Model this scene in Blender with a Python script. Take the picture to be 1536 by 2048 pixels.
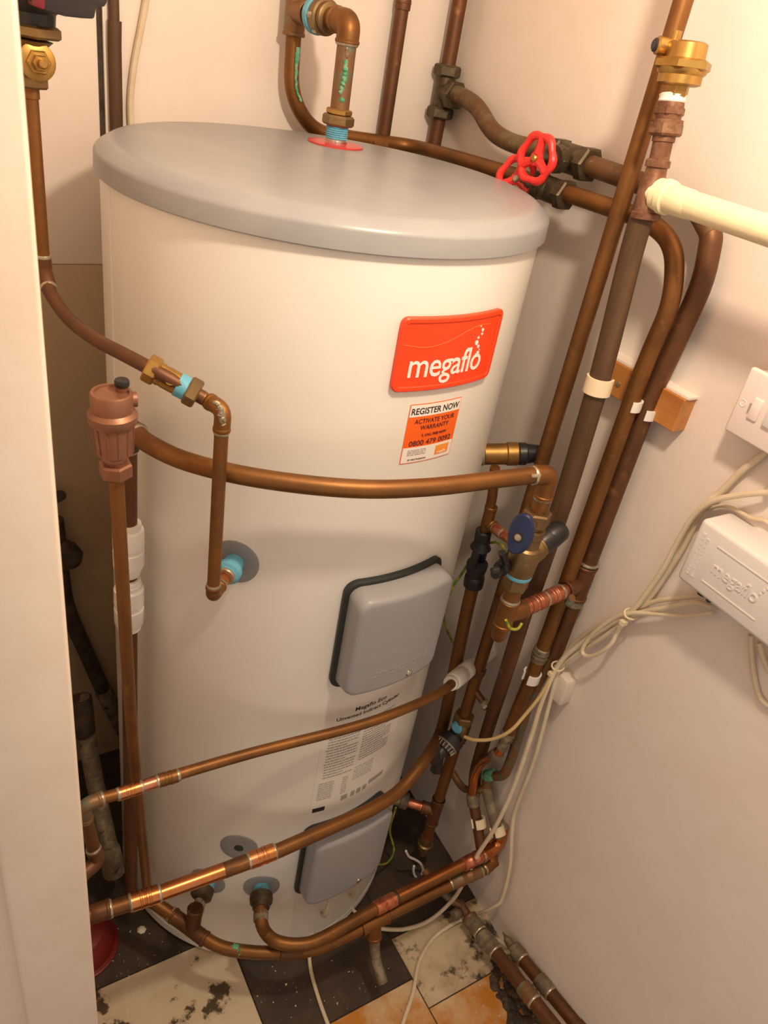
import bpy, bmesh, math, random
from mathutils import Vector as V, Matrix
random.seed(7)
for o in list(bpy.data.objects): bpy.data.objects.remove(o)
SC = bpy.context.scene
COL = SC.collection
PI = math.pi

# ------------------------------------------------------------------ camera
F_PX, YAW, PITCH, ROLL = 1539.551, 0.622165, 0.555877, 0.186673
CAM = V((-0.502237, -0.957514, 1.552832))
FWD = V((math.sin(YAW)*math.cos(PITCH), math.cos(YAW)*math.cos(PITCH), -math.sin(PITCH)))
_r = V((math.cos(YAW), -math.sin(YAW), 0)); _u = _r.cross(FWD)
RGT = _r*math.cos(ROLL) + _u*math.sin(ROLL)
UPV = -_r*math.sin(ROLL) + _u*math.cos(ROLL)
cd = bpy.data.cameras.new('camera'); cam = bpy.data.objects.new('camera', cd); COL.objects.link(cam)
cd.sensor_fit = 'VERTICAL'; cd.sensor_height = 36.0; cd.lens = F_PX/2048*36.0
cd.clip_start = 0.02
cam.matrix_world = Matrix(((RGT.x, UPV.x, -FWD.x, CAM.x), (RGT.y, UPV.y, -FWD.y, CAM.y), (RGT.z, UPV.z, -FWD.z, CAM.z), (0, 0, 0, 1)))
cd.dof.use_dof = True; cd.dof.focus_distance = 1.05; cd.dof.aperture_fstop = 14.0
SC.camera = cam

# ------------------------------------------------------------------ light, world, exposure
wd = bpy.data.worlds.new('hall_light'); SC.world = wd; wd.use_nodes = True
bg = wd.node_tree.nodes['Background']; bg.inputs[0].default_value = (1.0, 0.83, 0.68, 1); bg.inputs[1].default_value = 0.68
ld = bpy.data.lights.new('ceiling_bulb', 'POINT'); ld.energy = 25.5; ld.color = (1.0, 0.81, 0.59); ld.shadow_soft_size = 0.035
lo = bpy.data.objects.new('ceiling_bulb', ld); lo.location = (-0.06, -0.67, 1.89); COL.objects.link(lo)
SC.view_settings.view_transform = 'Standard'; SC.view_settings.look = 'None'
SC.view_settings.exposure = 0.0; SC.view_settings.gamma = 1.0; SC.view_settings.use_curve_mapping = False

# a picture point on a plane of the room (x=, y=, z=) or on a cylinder round the tank axis (rad=)
def W(px, py, x=None, y=None, z=None, rad=None):
    d = RGT*((px-768)/F_PX) - UPV*((py-1024)/F_PX) + FWD
    if x is not None: t = (x-CAM.x)/d.x
    elif y is not None: t = (y-CAM.y)/d.y
    elif z is not None: t = (z-CAM.z)/d.z
    else:
        a = d.x**2+d.y**2; b = 2*(CAM.x*d.x+CAM.y*d.y); c = CAM.x**2+CAM.y**2-rad**2
        t = (-b-math.sqrt(max(0, b*b-4*a*c)))/2/a
    return CAM + d*t

# ------------------------------------------------------------------ materials
def mat(name, col, rough=0.5, metal=0.0, col2=None, scale=20.0, lo_=0.4, hi=0.65, col3=None, scale3=60.0, lo3=0.62, hi3=0.7,
        bump=0.0, bscale=80.0, coat=0.0, detail=6.0, rough2=None, trans=0.0, stretch=None):
    m = bpy.data.materials.new(name); m.use_nodes = True
    nt = m.node_tree; N = nt.nodes; L = nt.links; b = N['Principled BSDF']
    b.inputs['Base Color'].default_value = (*col, 1); b.inputs['Roughness'].default_value = rough; b.inputs['Metallic'].default_value = metal
    b.inputs['Coat Weight'].default_value = coat
    if trans: b.inputs['Transmission Weight'].default_value = trans
    tc = N.new('ShaderNodeTexCoord'); src = tc.outputs['Object']
    if stretch:
        mp = N.new('ShaderNodeMapping'); mp.inputs['Scale'].default_value = stretch; L.new(src, mp.inputs['Vector']); src = mp.outputs[0]
    def noise(sc, a, c, det=detail):
        n = N.new('ShaderNodeTexNoise'); n.inputs['Scale'].default_value = sc; n.inputs['Detail'].default_value = det
        n.inputs['Roughness'].default_value = 0.65
        L.new(src, n.inputs['Vector'])
        r = N.new('ShaderNodeMapRange'); r.inputs['From Min'].default_value = a; r.inputs['From Max'].default_value = c
        L.new(n.outputs['Fac'], r.inputs['Value']); return r.outputs[0]
    cur = None
    for c2, sc, a, c in ((col2, scale, lo_, hi), (col3, scale3, lo3, hi3)):
        if c2 is None: continue
        f = noise(sc, a, c); mx = N.new('ShaderNodeMix'); mx.data_type = 'RGBA'
        if cur is None: mx.inputs['A'].default_value = (*col, 1)
        else: L.new(cur, mx.inputs['A'])
        mx.inputs['B'].default_value = (*c2, 1); L.new(f, mx.inputs['Factor']); cur = mx.outputs['Result']
    if cur is not None: L.new(cur, b.inputs['Base Color'])
    if rough2 is not None:
        f = noise(scale*0.7, 0.35, 0.65); r = N.new('ShaderNodeMapRange'); r.inputs['To Min'].default_value = rough; r.inputs['To Max'].default_value = rough2
        L.new(f, r.inputs['Value']); L.new(r.outputs[0], b.inputs['Roughness'])
    if bump:
        n = N.new('ShaderNodeTexNoise'); n.inputs['Scale'].default_value = bscale; n.inputs['Detail'].default_value = 5
        L.new(src, n.inputs['Vector']); bp = N.new('ShaderNodeBump'); bp.inputs['Strength'].default_value = bump; bp.inputs['Distance'].default_value = 0.002
        L.new(n.outputs['Fac'], bp.inputs['Height']); L.new(bp.outputs[0], b.inputs['Normal'])
    return m

M = {}
M['wall'] = mat('painted_plaster', (0.80, 0.72, 0.66), 0.62, col2=(0.78, 0.67, 0.60), scale=5, bump=0.35, bscale=35, col3=(0.66, 0.55, 0.46), scale3=3.2, lo3=0.66, hi3=0.85)
M['wall_dirty'] = mat('stained_plaster', (0.78, 0.67, 0.58), 0.7, col2=(0.58, 0.45, 0.33), scale=3.0, lo_=0.5, hi=0.8, bump=0.3, bscale=40, col3=(0.25, 0.18, 0.12), scale3=30, lo3=0.70, hi3=0.76)
M['gloss'] = mat('gloss_paint', (0.80, 0.69, 0.585), 0.42, col2=(0.75, 0.62, 0.51), scale=6, bump=0.12, bscale=60)
M['enamel'] = mat('tank_enamel', (0.80, 0.77, 0.72), 0.34, col2=(0.77, 0.73, 0.67), scale=3, bump=0.02, bscale=6)
M['lid'] = mat('grey_plastic', (0.285, 0.288, 0.302), 0.34, col2=(0.315, 0.316, 0.325), scale=9, col3=(0.20, 0.20, 0.205), scale3=40, lo3=0.70, hi3=0.8, bump=0.04, bscale=200)
M['cover'] = mat('grey_cover_plastic', (0.31, 0.31, 0.325), 0.4, bump=0.03, bscale=300)
M['plate'] = mat('grey_boss_plastic', (0.24, 0.24, 0.25), 0.45)
M['gasket'] = mat('black_gasket', (0.02, 0.025, 0.022), 0.5)
M['cu'] = mat('aged_copper', (0.245, 0.105, 0.028), 0.44, 0.72, col2=(0.16, 0.072, 0.026), scale=14, lo_=0.42, hi=0.7, col3=(0.30, 0.14, 0.05), scale3=45, lo3=0.60, hi3=0.75, rough2=0.5)
M['cu_dk'] = mat('brown_copper', (0.165, 0.07, 0.028), 0.46, 0.62, col2=(0.12, 0.055, 0.03), scale=16, col3=(0.30, 0.14, 0.06), scale3=40, lo3=0.6, hi3=0.75, rough2=0.55)
M['cu_br'] = mat('bright_copper', (0.62, 0.24, 0.08), 0.27, 0.95, col2=(0.50, 0.17, 0.05), scale=18, col3=(0.55, 0.22, 0.14), scale3=50, lo3=0.56, hi3=0.7)
M['cu_pink'] = mat('fresh_pink_copper', (0.62, 0.24, 0.14), 0.34, 0.85, col2=(0.45, 0.12, 0.06), scale=70, lo_=0.45, hi=0.6)
M['paintpipe'] = mat('dark_brown_painted_pipe', (0.066, 0.031, 0.010), 0.62, 0.0, col2=(0.115, 0.056, 0.022), scale=30, lo_=0.45, hi=0.7, bump=0.35, bscale=120, stretch=(1, 1, 0.15))
M['dusty'] = mat('dusty_brown_copper', (0.17, 0.085, 0.038), 0.55, 0.55, col2=(0.20, 0.16, 0.085), scale=22, lo_=0.45, hi=0.6, col3=(0.30, 0.25, 0.16), scale3=90, lo3=0.6, hi3=0.72)
M['verd'] = mat('green_tinged_copper', (0.25, 0.13, 0.06), 0.5, 0.6, col2=(0.16, 0.20, 0.14), scale=26, lo_=0.5, hi=0.62, col3=(0.10, 0.30, 0.20), scale3=40, lo3=0.66, hi3=0.72)
M['crust'] = mat('verdigris_crust', (0.06, 0.36, 0.19), 0.8, col2=(0.25, 0.42, 0.30), scale=150, lo_=0.45, hi=0.6, bump=0.8, bscale=400)
M['fit'] = mat('dull_brass_fitting', (0.26, 0.17, 0.075), 0.42, 0.8, col2=(0.19, 0.12, 0.055), scale=24, col3=(0.33, 0.25, 0.13), scale3=60, lo3=0.62, hi3=0.72)
M['fit_dk'] = mat('tarnished_fitting', (0.085, 0.06, 0.035), 0.5, 0.65, col2=(0.14, 0.11, 0.065), scale=40, lo_=0.45, hi=0.62)
M['brass'] = mat('bright_brass', (0.50, 0.30, 0.085), 0.36, 0.9, col2=(0.38, 0.21, 0.06), scale=20)
M['bronze'] = mat('pink_bronze', (0.30, 0.14, 0.085), 0.45, 0.6, col2=(0.24, 0.11, 0.065), scale=30, col3=(0.40, 0.25, 0.14), scale3=160, lo3=0.66, hi3=0.74)
M['rust'] = mat('rusty_fitting', (0.16, 0.065, 0.035), 0.55, 0.5, col2=(0.26, 0.14, 0.08), scale=55, lo_=0.45, hi=0.62)
M['grime'] = mat('grimy_grey_pipe', (0.17, 0.13, 0.085), 0.62, 0.35, col2=(0.30, 0.25, 0.17), scale=30, lo_=0.46, hi=0.6, col3=(0.09, 0.06, 0.04), scale3=50, lo3=0.58, hi3=0.68)
M['oldpipe'] = mat('black_old_pipe', (0.035, 0.022, 0.015), 0.8, 0.1, col2=(0.09, 0.06, 0.035), scale=30, bump=0.5, bscale=60)
M['solder'] = mat('solder_grey', (0.50, 0.44, 0.34), 0.36, 0.75, col2=(0.34, 0.29, 0.20), scale=80)
M['chrome'] = mat('chrome', (0.7, 0.67, 0.62), 0.18, 1.0)
M['ptfe'] = mat('blue_jointing_paste', (0.10, 0.36, 0.52), 0.6, col2=(0.16, 0.46, 0.62), scale=60, bump=0.3, bscale=200)
M['red'] = mat('red_handwheel', (0.80, 0.035, 0.03), 0.35, col2=(0.70, 0.03, 0.025), scale=30)
M['redclear'] = mat('red_washer', (0.75, 0.06, 0.05), 0.25, trans=0.25)
M['orange'] = mat('orange_red_badge', (0.88, 0.055, 0.008), 0.36)
M['orange2'] = mat('orange_print', (0.88, 0.13, 0.01), 0.45)
M['amber'] = mat('amber_print', (0.9, 0.33, 0.05), 0.45, col2=(0.85, 0.10, 0.02), scale=30)
M['whiteprint'] = mat('white_print', (0.85, 0.80, 0.75), 0.45)
M['paper'] = mat('sticker_paper', (0.84, 0.79, 0.73), 0.5)
M['spec'] = mat('spec_label_film', (0.76, 0.72, 0.67), 0.38)
M['ink'] = mat('black_ink', (0.02, 0.016, 0.016), 0.5)
M['navy'] = mat('dark_print', (0.09, 0.02, 0.03), 0.5)
M['greyink'] = mat('grey_ink', (0.36, 0.33, 0.30), 0.5)
M['white'] = mat('white_plastic', (0.80, 0.77, 0.72), 0.32, bump=0.02, bscale=50)
M['boxwhite'] = mat('control_box_plastic', (0.72, 0.68, 0.66), 0.35)
M['pinkplate'] = mat('switch_plate_plastic', (0.80, 0.70, 0.66), 0.28)
M['clip'] = mat('cream_plastic_clip', (0.78, 0.66, 0.46), 0.4)
M['cable'] = mat('cream_cable', (0.70, 0.60, 0.45), 0.45, col2=(0.62, 0.50, 0.34), scale=20)
M['cable_y'] = mat('yellowed_cable', (0.55, 0.40, 0.18), 0.5)
M['earth'] = mat('green_yellow_wire', (0.45, 0.42, 0.03), 0.4, col2=(0.12, 0.25, 0.03), scale=60, lo_=0.5, hi=0.55)
M['creampipe'] = mat('cream_painted_pipe', (0.82, 0.72, 0.47), 0.4, col2=(0.76, 0.66, 0.42), scale=16, bump=0.25, bscale=60)
M['black'] = mat('black_plastic', (0.015, 0.014, 0.015), 0.38)
M['charcoal'] = mat('charcoal_plastic', (0.022, 0.018, 0.018), 0.45)
M['blue'] = mat('blue_lever_plastic', (0.012, 0.020, 0.075), 0.45)
M['brass_dull'] = mat('dull_gold_brass', (0.36, 0.20, 0.06), 0.46, 0.85, col2=(0.26, 0.14, 0.04), scale=40)
M['maroon'] = mat('maroon_label', (0.15, 0.012, 0.018), 0.45)
M['wood'] = mat('varnished_batten', (0.52, 0.22, 0.055), 0.35, col2=(0.38, 0.14, 0.03), scale=25, stretch=(1, 0.12, 1))
M['flake'] = mat('plaster_chip', (0.70, 0.62, 0.52), 0.8, bump=0.5)
M['bowl'] = mat('red_plastic_bowl', (0.16, 0.008, 0.006), 0.45)
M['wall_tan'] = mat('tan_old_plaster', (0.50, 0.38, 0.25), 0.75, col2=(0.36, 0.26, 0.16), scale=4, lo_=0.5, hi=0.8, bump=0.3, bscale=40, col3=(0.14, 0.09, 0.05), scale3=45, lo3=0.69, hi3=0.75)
M['dirt'] = mat('damp_dirt', (0.030, 0.019, 0.012), 0.75, col2=(0.10, 0.065, 0.035), scale=40, col3=(0.32, 0.24, 0.15), scale3=90, lo3=0.64, hi3=0.7, bump=0.8, bscale=120)
M['green'] = mat('green_plastic', (0.0, 0.16, 0.06), 0.4)
M['teal'] = mat('teal_cloth', (0.10, 0.55, 0.50), 0.9, bump=0.5)
M['t_dark'] = mat('dark_vinyl', (0.034, 0.020, 0.012), 0.5, col2=(0.065, 0.040, 0.024), scale=14, col3=(0.25, 0.19, 0.13), scale3=160, lo3=0.72, hi3=0.76, rough2=0.7)
M['t_cream'] = mat('stained_cream_vinyl', (0.62, 0.52, 0.37), 0.42, col2=(0.50, 0.36, 0.20), scale=9, lo_=0.45, hi=0.75, col3=(0.07, 0.045, 0.022), scale3=9, lo3=0.545, hi3=0.575)
M['t_dirty'] = mat('mouldy_cream_vinyl', (0.58, 0.47, 0.32), 0.45, col2=(0.30, 0.20, 0.10), scale=10, lo_=0.45, hi=0.72, col3=(0.045, 0.028, 0.016), scale3=15, lo3=0.535, hi3=0.61)
M['t_yellow'] = mat('rust_stained_cream_vinyl', (0.62, 0.48, 0.30), 0.4, col2=(0.50, 0.19, 0.02), scale=6, lo_=0.34, hi=0.52, col3=(0.12, 0.06, 0.02), scale3=40, lo3=0.68, hi3=0.74)
M['floor'] = mat('dark_dirty_floor', (0.030, 0.020, 0.014), 0.7, col2=(0.06, 0.04, 0.026), scale=20, col3=(0.25, 0.2, 0.14), scale3=140, lo3=0.72, hi3=0.76, bump=0.5, bscale=90)

# ------------------------------------------------------------------ mesh builder
ORG = {}
def perp(a):
    a = a.normalized(); h = V((0, 0, 1)) if abs(a.z) < 0.9 else V((1, 0, 0))
    u = a.cross(h).normalized(); return u, a.cross(u).normalized()
def fillet(pts, R, n=8):
    pts = [V(p) for p in pts]; out = [pts[0]]
    for i in range(1, len(pts)-1):
        a, b, c = pts[i-1], pts[i], pts[i+1]; d1 = a-b; d2 = c-b
        Ri = R[i-1] if isinstance(R, (list, tuple)) else R
        k = min(Ri, d1.length*0.49, d2.length*0.49); p = b+d1.normalized()*k; q = b+d2.normalized()*k
        for j in range(n+1):
            t = j/n; out.append(p*(1-t)**2 + b*2*t*(1-t) + q*t*t)
    out.append(pts[-1]); return out
def smooth(pts, n=8):
    pts = [V(p) for p in pts]; P_ = [pts[0]*2-pts[1]]+pts+[pts[-1]*2-pts[-2]]; out = []
    for i in range(1, len(P_)-2):
        a, b, c, d = P_[i-1:i+3]
        for j in range(n):
            t = j/n
            out.append(0.5*((2*b)+(c-a)*t+(2*a-5*b+4*c-d)*t*t+(3*b-a-3*c+d)*t**3))
    out.append(pts[-1]); return out
class MB:
    def __init__(s): s.v = []; s.f = []
    def add(s, vs, fs):
        k = len(s.v); s.v += [V(p) for p in vs]; s.f += [[i+k for i in f] for f in fs]; return s
    def tube(s, path, r, n=16, cap=True, closed=False):
        path = [V(p) for p in path]; m = len(path); k = len(s.v)
        t0 = (path[1]-path[0]).normalized(); u, w = perp(t0); prev = t0
        for i, p in enumerate(path):
            if closed: t = (path[(i+1) % m]-path[i-1]).normalized()
            else:
                t = (path[min(i+1, m-1)]-path[max(i-1, 0)]).normalized()
            q = prev.rotation_difference(t); u = q @ u; w = q @ w; prev = t
            rr = r[i] if isinstance(r, (list, tuple)) else r
            for j in range(n):
                a = 2*PI*j/n; s.v.append(p + u*rr*math.cos(a) + w*rr*math.sin(a))
        for i in range(m if closed else m-1):
            i2 = (i+1) % m
            for j in range(n):
                j2 = (j+1) % n; s.f.append([k+i*n+j, k+i*n+j2, k+i2*n+j2, k+i2*n+j])
        if cap and not closed:
            s.f.append([k+j for j in range(n)][::-1]); s.f.append([k+(m-1)*n+j for j in range(n)])
        return s
    def lathe(s, o, axis, prof, n=24, rot=0.0):
        o = V(o); a = V(axis).normalized(); u, w = perp(a); k = len(s.v); m = len(prof)
        for t, r in prof:
            for j in range(n):
                g = 2*PI*j/n+rot; s.v.append(o + a*t + (u*math.cos(g)+w*math.sin(g))*max(r, 1e-5))
        for i in range(m-1):
            for j in range(n):
                j2 = (j+1) % n; s.f.append([k+i*n+j, k+i*n+j2, k+(i+1)*n+j2, k+(i+1)*n+j])
        s.f.append([k+j for j in range(n)][::-1]); s.f.append([k+(m-1)*n+j for j in range(n)])
        return s
    def hexnut(s, o, axis, t0, t1, r, rot=0.0):
        c = min((t1-t0)*0.2, r*0.12)
        return s.lathe(o, axis, [(t0, r*0.88), (t0+c, r), (t1-c, r), (t1, r*0.88)], 6, rot)
    def box(s, lo, hi, rot=None, about=None):
        lo = V(lo); hi = V(hi)
        vs = [V((x, y, z)) for z in (lo.z, hi.z) for y in (lo.y, hi.y) for x in (lo.x, hi.x)]
        if rot is not None:
            c = V(about) if about is not None else (lo+hi)/2; vs = [c + rot @ (p-c) for p in vs]
        return s.add(vs, [[0, 2, 3, 1], [4, 5, 7, 6], [0, 1, 5, 4], [2, 6, 7, 3], [0, 4, 6, 2], [1, 3, 7, 5]])
    def build(s, name, m, parent=None, loc=None, bevel=0.0, segs=2, flat=False, angle=35):
        if parent is not None: org = ORG[parent.name]
        elif loc is not None: org = V(loc)
        else:
            xs = [p.x for p in s.v]; ys = [p.y for p in s.v]; zs = [p.z for p in s.v]
            org = V(((min(xs)+max(xs))/2, (min(ys)+max(ys))/2, min(zs)))
        me = bpy.data.meshes.new(name); me.from_pydata([tuple(p-org) for p in s.v], [], s.f)
        bm = bmesh.new(); bm.from_mesh(me)
        bmesh.ops.recalc_face_normals(bm, faces=bm.faces)
        if bevel:
            es = [e for e in bm.edges if len(e.link_faces) == 2 and e.calc_face_angle(0) > math.radians(40)]
            bmesh.ops.bevel(bm, geom=es, offset=bevel, segments=segs, affect='EDGES', profile=0.5, clamp_overlap=True)
        bm.to_mesh(me); bm.free()
        if not flat:
            me.shade_smooth(); me.set_sharp_from_angle(angle=math.radians(angle))
        me.materials.append(M[m] if isinstance(m, str) else m)
        o = bpy.data.objects.new(name, me); COL.objects.link(o); ORG[o.name] = org
        if parent is not None: o.parent = parent
        else: o.location = org
        return o
def tag(o, label, cat, group=None, kind=None):
    o['label'] = label
    if cat: o['category'] = cat
    if group: o['group'] = group
    if kind: o['kind'] = kind
    return o
def thing(name, label, cat, loc, group=None):
    o = bpy.data.objects.new(name, None); COL.objects.link(o); o.location = V(loc); o.empty_display_size = 0.03
    ORG[o.name] = V(loc); return tag(o, label, cat, group)
def struct(mb, name, m, label=None, **k):
    o = mb.build(name, m, **k); o['kind'] = 'structure'
    if label: o['label'] = label
    return o

# ---- plumbing pieces
def pipe(par, pts, r, m='cu', R=0.0, name='pipe', n=16, sm=False):
    path = smooth(pts) if sm else (fillet(pts, R) if R else [V(p) for p in pts])
    return MB().tube(path, r, n).build(name, m, par)
def ring(par, p, axis, r, m='solder', w=0.003, name='solder_ring'):
    return MB().lathe(p, axis, [(-w, r*0.98), (-w*0.4, r*1.06), (w*0.4, r*1.06), (w, r*0.98)], 16).build(name, m, par)
def coupling(par, a, b, r, m='cu_br', rings=True, bead=True):
    a = V(a); b = V(b); L = (b-a).length; R = r*1.14
    pr = [(0, r*1.0), (0.0008, R), (L*0.30, R)]
    if bead: pr += [(L*0.32, R*1.05), (L*0.36, R*1.05), (L*0.38, R), (L*0.46, R), (L*0.48, R*0.95), (L*0.52, R*0.95), (L*0.54, R), (L*0.62, R), (L*0.64, R*1.05), (L*0.68, R*1.05), (L*0.70, R)]
    pr += [(L-0.0008, R), (L, r)]
    o = MB().lathe(a, b-a, pr, 20).build('coupling', m, par)
    if rings:
        ring(par, a, b-a, r*1.06); ring(par, b, b-a, r*1.06)
    return o
def elbow(par, p0, c, p1, r, m='cu', rings=True, R=0.03, name='elbow'):
    p0, c, p1 = V(p0), V(c), V(p1); path = fillet([p0, c, p1], R)
    MBo = MB().tube(path, r*1.14, 18)
    d0 = (c-p0).normalized(); d1 = (p1-c).normalized()
    MBo.lathe(p0, d0, [(0, r*1.14), (0.001, r*1.22), (0.004, r*1.22), (0.005, r*1.14)], 18)
    MBo.lathe(p1-d1*0.005, d1, [(0, r*1.14), (0.001, r*1.22), (0.004, r*1.22), (0.005, r*1.14)], 18)
    o = MBo.build(name, m, par)
    if rings: ring(par, p0, d0, r*1.08); ring(par, p1, d1, r*1.08)
    return o
def tee(par, a, b, c, d, r, m='fit', rb=None):
    a, b, c, d = V(a), V(b), V(c), V(d); rb = rb or r
    mb = MB().tube([a, b], r*1.16, 18).tube([c, d], rb*1.16, 18)
    for p, ax, rr in ((a, b-a, r), (b, a-b, r), (d, c-d, rb)):
        mb.lathe(p, ax, [(0, rr*1.16), (0.001, rr*1.26), (0.005, rr*1.26), (0.006, rr*1.16)], 18)
    return mb.build('tee', m, par)
def nut(par, o, axis, t0, t1, r, m='fit', name='nut', rot=0.0):
    return MB().hexnut(o, axis, t0, t1, r, rot).build(name, m, par)
def crust(par, pts, r, m='crust', name='verdigris_crust'):
    path = smooth(pts, 6)
    return MB().tube([p+V((random.uniform(-1, 1), random.uniform(-1, 1), 0))*r*0.25 for p in path], [r*random.uniform(0.55, 1.25) for _ in path], 8).build(name, m, par)
def strap_clip(label, p, axis, r, back, m='clip', w=0.007, group=None, span=310, face=1):
    # plastic pipe clip: a C-shaped band open towards the room plus a stem into the wall (direction back)
    p = V(p); a = V(axis).normalized(); bk = (V(back)-a*V(back).dot(a)).normalized()*face; sd = a.cross(bk)
    mb = MB(); R0 = r*1.03; R1 = r*1.03+0.0035; k = 22; vs = []
    for i in range(k+1):
        g = math.radians(-span/2+span*i/k)
        e = bk*math.cos(g)+sd*math.sin(g)
        for rr in (R0, R1):
            for h in (-w, w): vs.append(p+e*rr+a*h)
    fs = []
    for i in range(k):
        q = i*4; fs += [[q+2, q+3, q+7, q+6], [q, q+4, q+5, q+1], [q, q+2, q+6, q+4], [q+1, q+5, q+7, q+3]]
    fs += [[0, 1, 3, 2], [k*4, k*4+2, k*4+3, k*4+1]]
    mb.add(vs, fs)
    return tag(mb.build('pipe_clip', m), label, 'pipe clip', group)

# ---- surface mapped round the tank: u = arc length, v = height, w = distance out
RB = 0.283
def cyl(th, z, u, v, w, R=RB):
    a = math.radians(th)+u/R; return V(((R+w)*math.cos(a), (R+w)*math.sin(a), z+v))
def rrect(hw, hh, rad, n=8):
    out = []
    for cx, cy, a0 in ((hw-rad, hh-rad, 0), (-hw+rad, hh-rad, 90), (-hw+rad, -hh+rad, 180), (hw-rad, -hh+rad, 270)):
        for i in range(n+1):
            a = math.radians(a0+90*i/n); out.append((cx+rad*math.cos(a), cy+rad*math.sin(a)))
    # subdivide the long sides so the outline can follow a curve
    res = []
    for i in range(len(out)):
        p, q = out[i], out[(i+1) % len(out)]; k = 12 if i % (n+1) == n else 1
        for j in range(k): res.append((p[0]+(q[0]-p[0])*j/k, p[1]+(q[1]-p[1])*j/k))
    return res
def rings_mesh(fn, rings):
    # rings: list of (outline, w); closes with a centre fan made of shrinking copies of the last
    mb = MB(); n = len(rings[0][0]); vs = []; last, wl = rings[-1]
    allr = list(rings)+[([(x*s, y*s) for x, y in last], wl) for s in (0.75, 0.5, 0.25)]
    for ol, w in allr: vs += [fn(x, y, w) for x, y in ol]
    fs = []
    for i in range(len(allr)-1):
        for j in range(n):
            j2 = (j+1) % n; fs.append([i*n+j, i*n+j2, (i+1)*n+j2, (i+1)*n+j])
    c = len(vs); vs.append(fn(0, 0, wl)); k = (len(allr)-1)*n
    fs += [[k+j, k+(j+1) % n, c] for j in range(n)]
    return mb.add(vs, fs)
def sticker(par, name, m, th0, th1, z0, z1, w, t=0.0003, rad=0.0015):
    thc, zc = (th0+th1)/2, (z0+z1)/2; hw = math.radians(abs(th1-th0))*RB/2; hh = abs(z1-z0)/2
    o = rrect(hw, hh, rad, 3)
    return rings_mesh(lambda x, y, q: cyl(thc, zc, x, y, q), [(o, w-0.0002), (o, w+t)]).build(name, m, par)
_tc = {}
def text_mesh(s, spacing=1.0, bold=0.0):
    key = (s, spacing, bold)
    if key in _tc: return _tc[key]
    cu = bpy.data.curves.new('t', 'FONT'); cu.body = s; cu.size = 1.0; cu.extrude = 0.02; cu.space_character = spacing; cu.offset = bold; cu.resolution_u = 3
    ob = bpy.data.objects.new('t', cu); COL.objects.link(ob)
    bpy.context.view_layer.update(); dg = bpy.context.evaluated_depsgraph_get(); me = bpy.data.meshes.new_from_object(ob.evaluated_get(dg))
    vs = [V(v.co) for v in me.vertices]; fs = [list(p.vertices) for p in me.polygons]
    bpy.data.objects.remove(ob); bpy.data.curves.remove(cu); bpy.data.meshes.remove(me)
    x0 = min(v.x for v in vs); x1 = max(v.x for v in vs)
    vs = [V((v.x-(x0+x1)/2, v.y, v.z)) for v in vs]
    _tc[key] = (vs, fs, x1-x0); return _tc[key]
def text_on(fn, s, width, par, m, name='lettering', hscale=1.0, depth=0.0004, spacing=1.0, bold=0.0, shear=0.0):
    vs, fs, wd_ = text_mesh(s, spacing, bold); k = width/wd_
    return MB().add([fn(v.x*k+shear*v.y*k, v.y*k*hscale, (v.z/0.02+1)*0.5*depth) for v in vs], fs).build(name, m, par, flat=True)
def bars_on(fn, rows, par, m, name='fine_print', depth=0.0003):
    # rows of broken thin dashes standing for print too small to read
    mb = MB(); rnd = random.Random(3)
    for x0, x1, y, h in rows:
        x = x0
        while x < x1:
            L = rnd.uniform(0.002, 0.007); e = min(x+L, x1)
            q = [fn(x, y-h/2, 0), fn(e, y-h/2, 0), fn(e, y+h/2, 0), fn(x, y+h/2, 0), fn(x, y-h/2, depth), fn(e, y-h/2, depth), fn(e, y+h/2, depth), fn(x, y+h/2, depth)]
            mb.add(q, [[4, 5, 6, 7], [0, 1, 5, 4], [1, 2, 6, 5], [2, 3, 7, 6], [3, 0, 4, 7]])
            x = e+rnd.uniform(0.0008, 0.0016)
    return mb.build(name, m, par, flat=True)
def TH(px, py, R=RB):
    p = W(px, py, rad=R); return math.degrees(math.atan2(p.y, p.x)), p.z
def lathe2(par, name, m, a, b, prof, n=24):
    a = V(a); b = V(b); L = (b-a).length
    return MB().lathe(a, b-a, [(f*L, r) for f, r in prof], n).build(name, m, par)

# ------------------------------------------------------------------ the room
XR, YB = 0.372, 0.338
def XW(y): return 0.384+0.04*y
struct(MB().add([(XW(-1.7), -1.7, 0), (XW(YB+0.1), YB+0.1, 0), (0.55, YB+0.1, 0), (0.55, -1.7, 0), (XW(-1.7), -1.7, 2.35), (XW(YB+0.1), YB+0.1, 2.35), (0.55, YB+0.1, 2.35), (0.55, -1.7, 2.35)], [[0, 1, 2, 3], [4, 7, 6, 5], [0, 4, 5, 1], [1, 5, 6, 2], [2, 6, 7, 3], [3, 7, 4, 0]]), 'wall_right', 'wall', 'cream painted plaster wall behind the vertical pipes')
struct(MB().box((-0.212, YB, 0), (-0.203, YB+0.1, 1.3)), 'wall_back_fill', 'wall', 'narrow fillet of back wall low beside the brown pipe')
struct(MB().box((-0.203, YB, 0), (0.50, YB+0.1, 2.35)), 'wall_back', 'wall', 'cream painted back wall behind the cylinder')
zpl = W(150, 530, y=YB-0.006).z
wl = struct(MB().box((-0.60, YB-0.006, zpl), (-0.212, YB+0.1, 2.35)), 'wall_back_left', 'wall', 'pale strip of back wall left of the brown pipe', bevel=0.004)
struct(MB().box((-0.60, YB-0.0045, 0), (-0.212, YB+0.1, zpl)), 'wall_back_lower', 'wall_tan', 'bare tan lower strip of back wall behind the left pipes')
struct(MB().box((-0.60, -0.455, 0), (-0.50, YB-0.006, 2.35)), 'wall_left', 'wall_dirty')
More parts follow.
